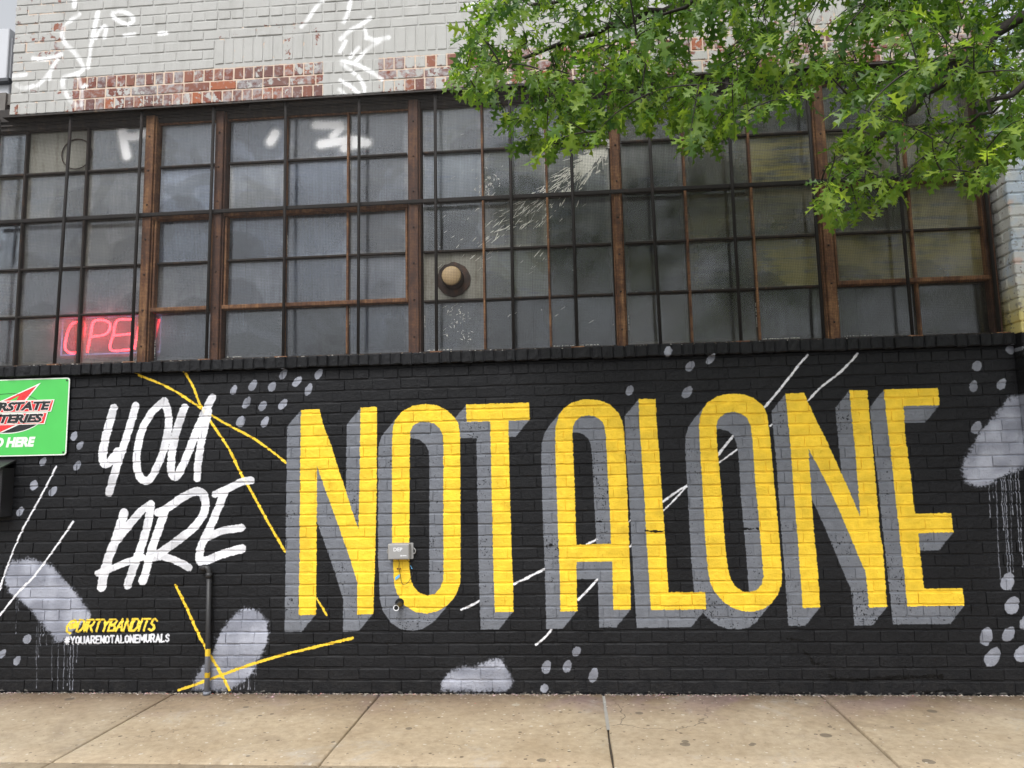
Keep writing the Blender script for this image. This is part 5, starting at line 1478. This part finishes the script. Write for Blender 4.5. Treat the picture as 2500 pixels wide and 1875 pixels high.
# where the foliage hangs: outline of the crown as seen on the plane one metre in front of the wall
CROWN = [(-.68, 4.02), (-.62, 4.35), (-.45, 4.62), (.1, 4.9), (.9, 5.5), (3.9, 5.6), (4.6, 4.6), (4.3, 3.0), (3.1, 3.0), (2.95, 3.25), (2.62, 3.35), (2.38, 3.12),
         (2.2, 3.2), (1.95, 3.12), (1.72, 3.02), (1.53, 2.98), (1.47, 3.12), (1.62, 3.38), (1.7, 3.62), (1.45, 3.72), (1.12, 3.66), (.92, 3.52), (.78, 3.42), (.7, 3.62), (.35, 3.60), (.08, 3.55), (-.12, 3.50), (-.30, 3.56), (-.42, 3.78), (-.52, 3.86)]
def inside(x, z):
    m = False
    for k in range(len(CROWN)):
        (ax, az), (bx, bz) = CROWN[k], CROWN[(k + 1) % len(CROWN)]
        if (az > z) != (bz > z) and x < (bx - ax) * (z - az) / (bz - az) + ax: m = not m
    return m
targets = []
tries = 0
while len(targets) < 1550 and tries < 60000:
    tries += 1
    x, z = rng.uniform(-.7, 4.5), rng.uniform(2.95, 5.6)
    if not inside(x, z): continue
    if z > 4.9 and rng.random() < .8: continue
    if x > 3.3 and rng.random() < .8: continue
    # a thinner spot with wall showing through, as between the limbs
    if math.hypot((x - 1.55) / .22, (z - 4.28) / .22) < 1 and rng.random() < .8: continue
    y = -1.0 + rng.gauss(-.25, .38)
    y = min(-.35, max(-2.3, y))
    f = (y + 5.344) / 4.344                     # keep the outline when nearer or farther than the plane
    targets.append((x * f, y, 1.53 + (z - 1.53) * f))
NA = np.array(nodes)
twig_mb = MB()
twig_nodes = [tuple(q) for q in nodes]
arr = np.zeros((len(nodes) + 9 * len(targets), 3)); arr[:len(nodes)] = nodes; cnt = len(nodes)
targets.sort(key=lambda q: float(np.min(np.linalg.norm(NA - np.array(q), axis=1))))
leaf_specs = []
for tg in targets:
    tgv = np.array(tg)
    d = np.linalg.norm(arr[:cnt] - tgv, axis=1) + np.maximum(0, arr[:cnt, 0] * -1 + tgv[0]) * .9   # grow outwards, away from the trunk
    j = int(np.argmin(d))
    a = arr[j].copy()
    L_ = np.linalg.norm(tgv - a)
    if L_ < .05: continue
    mid = (a + tgv) / 2 + nrg.normal(0, .06 * L_, 3) + np.array((0, 0, .12 * L_))
    ns = max(3, min(8, int(L_ / .05)))
    pts = []
    for k in range(ns + 1):
        t_ = k / ns
        pts.append((1 - t_) ** 2 * a + 2 * t_ * (1 - t_) * mid + t_ * t_ * tgv)
    r0 = min(.009, .003 + L_ * .008)
    twig_mb.tube([tuple(q - TL) for q in pts], [r0 * (1 - .75 * k / ns) for k in range(ns + 1)], 4, cap=False)
    for q in pts[1:]:
        if cnt < len(arr): arr[cnt] = q; cnt += 1
    nl = rng.randrange(4, 9)
    for k in range(nl):
        t_ = rng.uniform(.35, 1.0) if k else 1.0
        q = pts[min(ns, int(t_ * ns + .5))]
        dirv = pts[-1] - pts[-2]
        leaf_specs.append((q, dirv))
branches = limb_mb.build('limbs', M['bark'], tree, True)
twig_mb.build('twigs', M['bark'], tree, True)

HALF = [(0, 0.0), (.018, .10), (.05, .16), (.20, .20), (.235, .245), (.13, .26), (.06, .34), (.075, .42), (.30, .50), (.375, .585), (.27, .565), (.235, .62), (.20, .575), (.085, .60), (.065, .68), (.17, .76), (.215, .85), (.13, .82), (.09, .88), (.05, .84), (0, 1.0)]
def leaf_geo(seed):
    r = random.Random(seed)
    v, f = [], []
    fold = r.uniform(.1, .45); droop = r.uniform(.1, .6); curl = r.uniform(-.3, .3)
    def P(x, t):
        y = abs(x) * fold
        z = -droop * t * t * .5
        return (x * (1 + .0 * t) + curl * t * t * .2, t, y + z)
    spine_t = [h[1] for h in HALF]
    for s_ in (-1, 1):
        sc = r.uniform(.88, 1.12)
        base = len(v)
        for h in HALF: v.append(P(h[0] * s_ * sc, h[1]))
        sp = [0, .2, .42, .6, .8, 1.0]
        sb = len(v)
        for t_ in sp: v.append(P(0.0, t_))
        # strips from the midrib out to each lobe
        parts = [(0, (0, 1, 2, 3, 4, 5, 6)), (1, (6, 7)), (2, (7, 8, 9, 10, 11, 12, 13)), (3, (13, 14)), (4, (14, 15, 16, 17, 18, 19, 20))]
        for k, idx in parts:
            poly = [sb + k] + [base + i for i in idx] + [sb + k + 1]
            if k == 0: poly = poly[1:]
            if k == 4: poly = poly[:-1]
            f.append(tuple(poly) if s_ > 0 else tuple(reversed(poly)))
    # stalk
    b = len(v)
    v += [(-.008, -.18, .02), (.008, -.18, .02), (.010, .0, .0), (-.010, .0, .0)]
    f.append((b, b + 1, b + 2, b + 3))
    return v, f
def tri_leaf(seed):
    v, f = leaf_geo(seed)
    me = bpy.data.meshes.new('leaf'); me.from_pydata(v, [], f)
    bm = bmesh.new(); bm.from_mesh(me)
    bmesh.ops.triangulate(bm, faces=bm.faces[:], ngon_method='EAR_CLIP')
    bm.to_mesh(me); bm.free()
    me.materials.append(M['leaf'])
    return me
LV = [tri_leaf(i) for i in range(6)]
LG = [([tuple(v_.co) for v_ in me.vertices], [tuple(p.vertices) for p in me.polygons]) for me in LV]
mats = []
for q, dirv in leaf_specs:
    size = rng.uniform(.055, .135)
    d = np.array(dirv) / (np.linalg.norm(dirv) + 1e-9)
    out = np.array((rng.gauss(0, .8), rng.gauss(0, .8), rng.gauss(-.85, .5))) + d * .8
    out /= np.linalg.norm(out) + 1e-9
    Yv = Vector(out)
    nrm = Vector((rng.gauss(0, .55), rng.gauss(-.25, .55), rng.gauss(.75, .5)))
    Xv = Yv.cross(nrm)
    if Xv.length < 1e-3: Xv = Yv.cross(Vector((1, 0, 0)))
    Xv.normalize(); Zv = Xv.cross(Yv).normalized()
    m = Matrix((Xv, Yv, Zv)).transposed()
    pos = Vector(q) + Yv * size * .18
    low = max(0, min(1, (4.6 - q[2]) / 1.6))
    tint = min(1, max(0, rng.gauss(.42 + .28 * low, .26)))
    mats.append((m, pos, size, rng.randrange(6), tint))
dist = [(it[1] - Vector(CAM)).length / it[2] for it in mats]
order = sorted(range(len(mats)), key=lambda i: dist[i] + (50 if not (-.9 < mats[i][1].x < 3.0) or mats[i][1].z > 4.6 else 0))
single = set(order[:300])
mass = MB()
for i, (m, pos, size, k, tint) in enumerate(mats):
    if i in single: continue
    v, f = LG[k]
    vv = [tuple(m @ (Vector(p) * size) + pos - Vector(TL)) for p in v]
    mass.add(vv, f, tint)
crown = tag(mass.build('crown', M['leaf'], tree), kind='stuff')
for i in sorted(single):
    m, pos, size, k, tint = mats[i]
    o = bpy.data.objects.new('leaf', LV[k]); col.objects.link(o); o.parent = crown
    mm = m.to_4x4() @ Matrix.Scale(size, 4); mm.translation = pos - Vector(TL)
    o.matrix_local = mm
    o['tint'] = tint
print('leaves', len(mats), 'tris', len(mass.f))
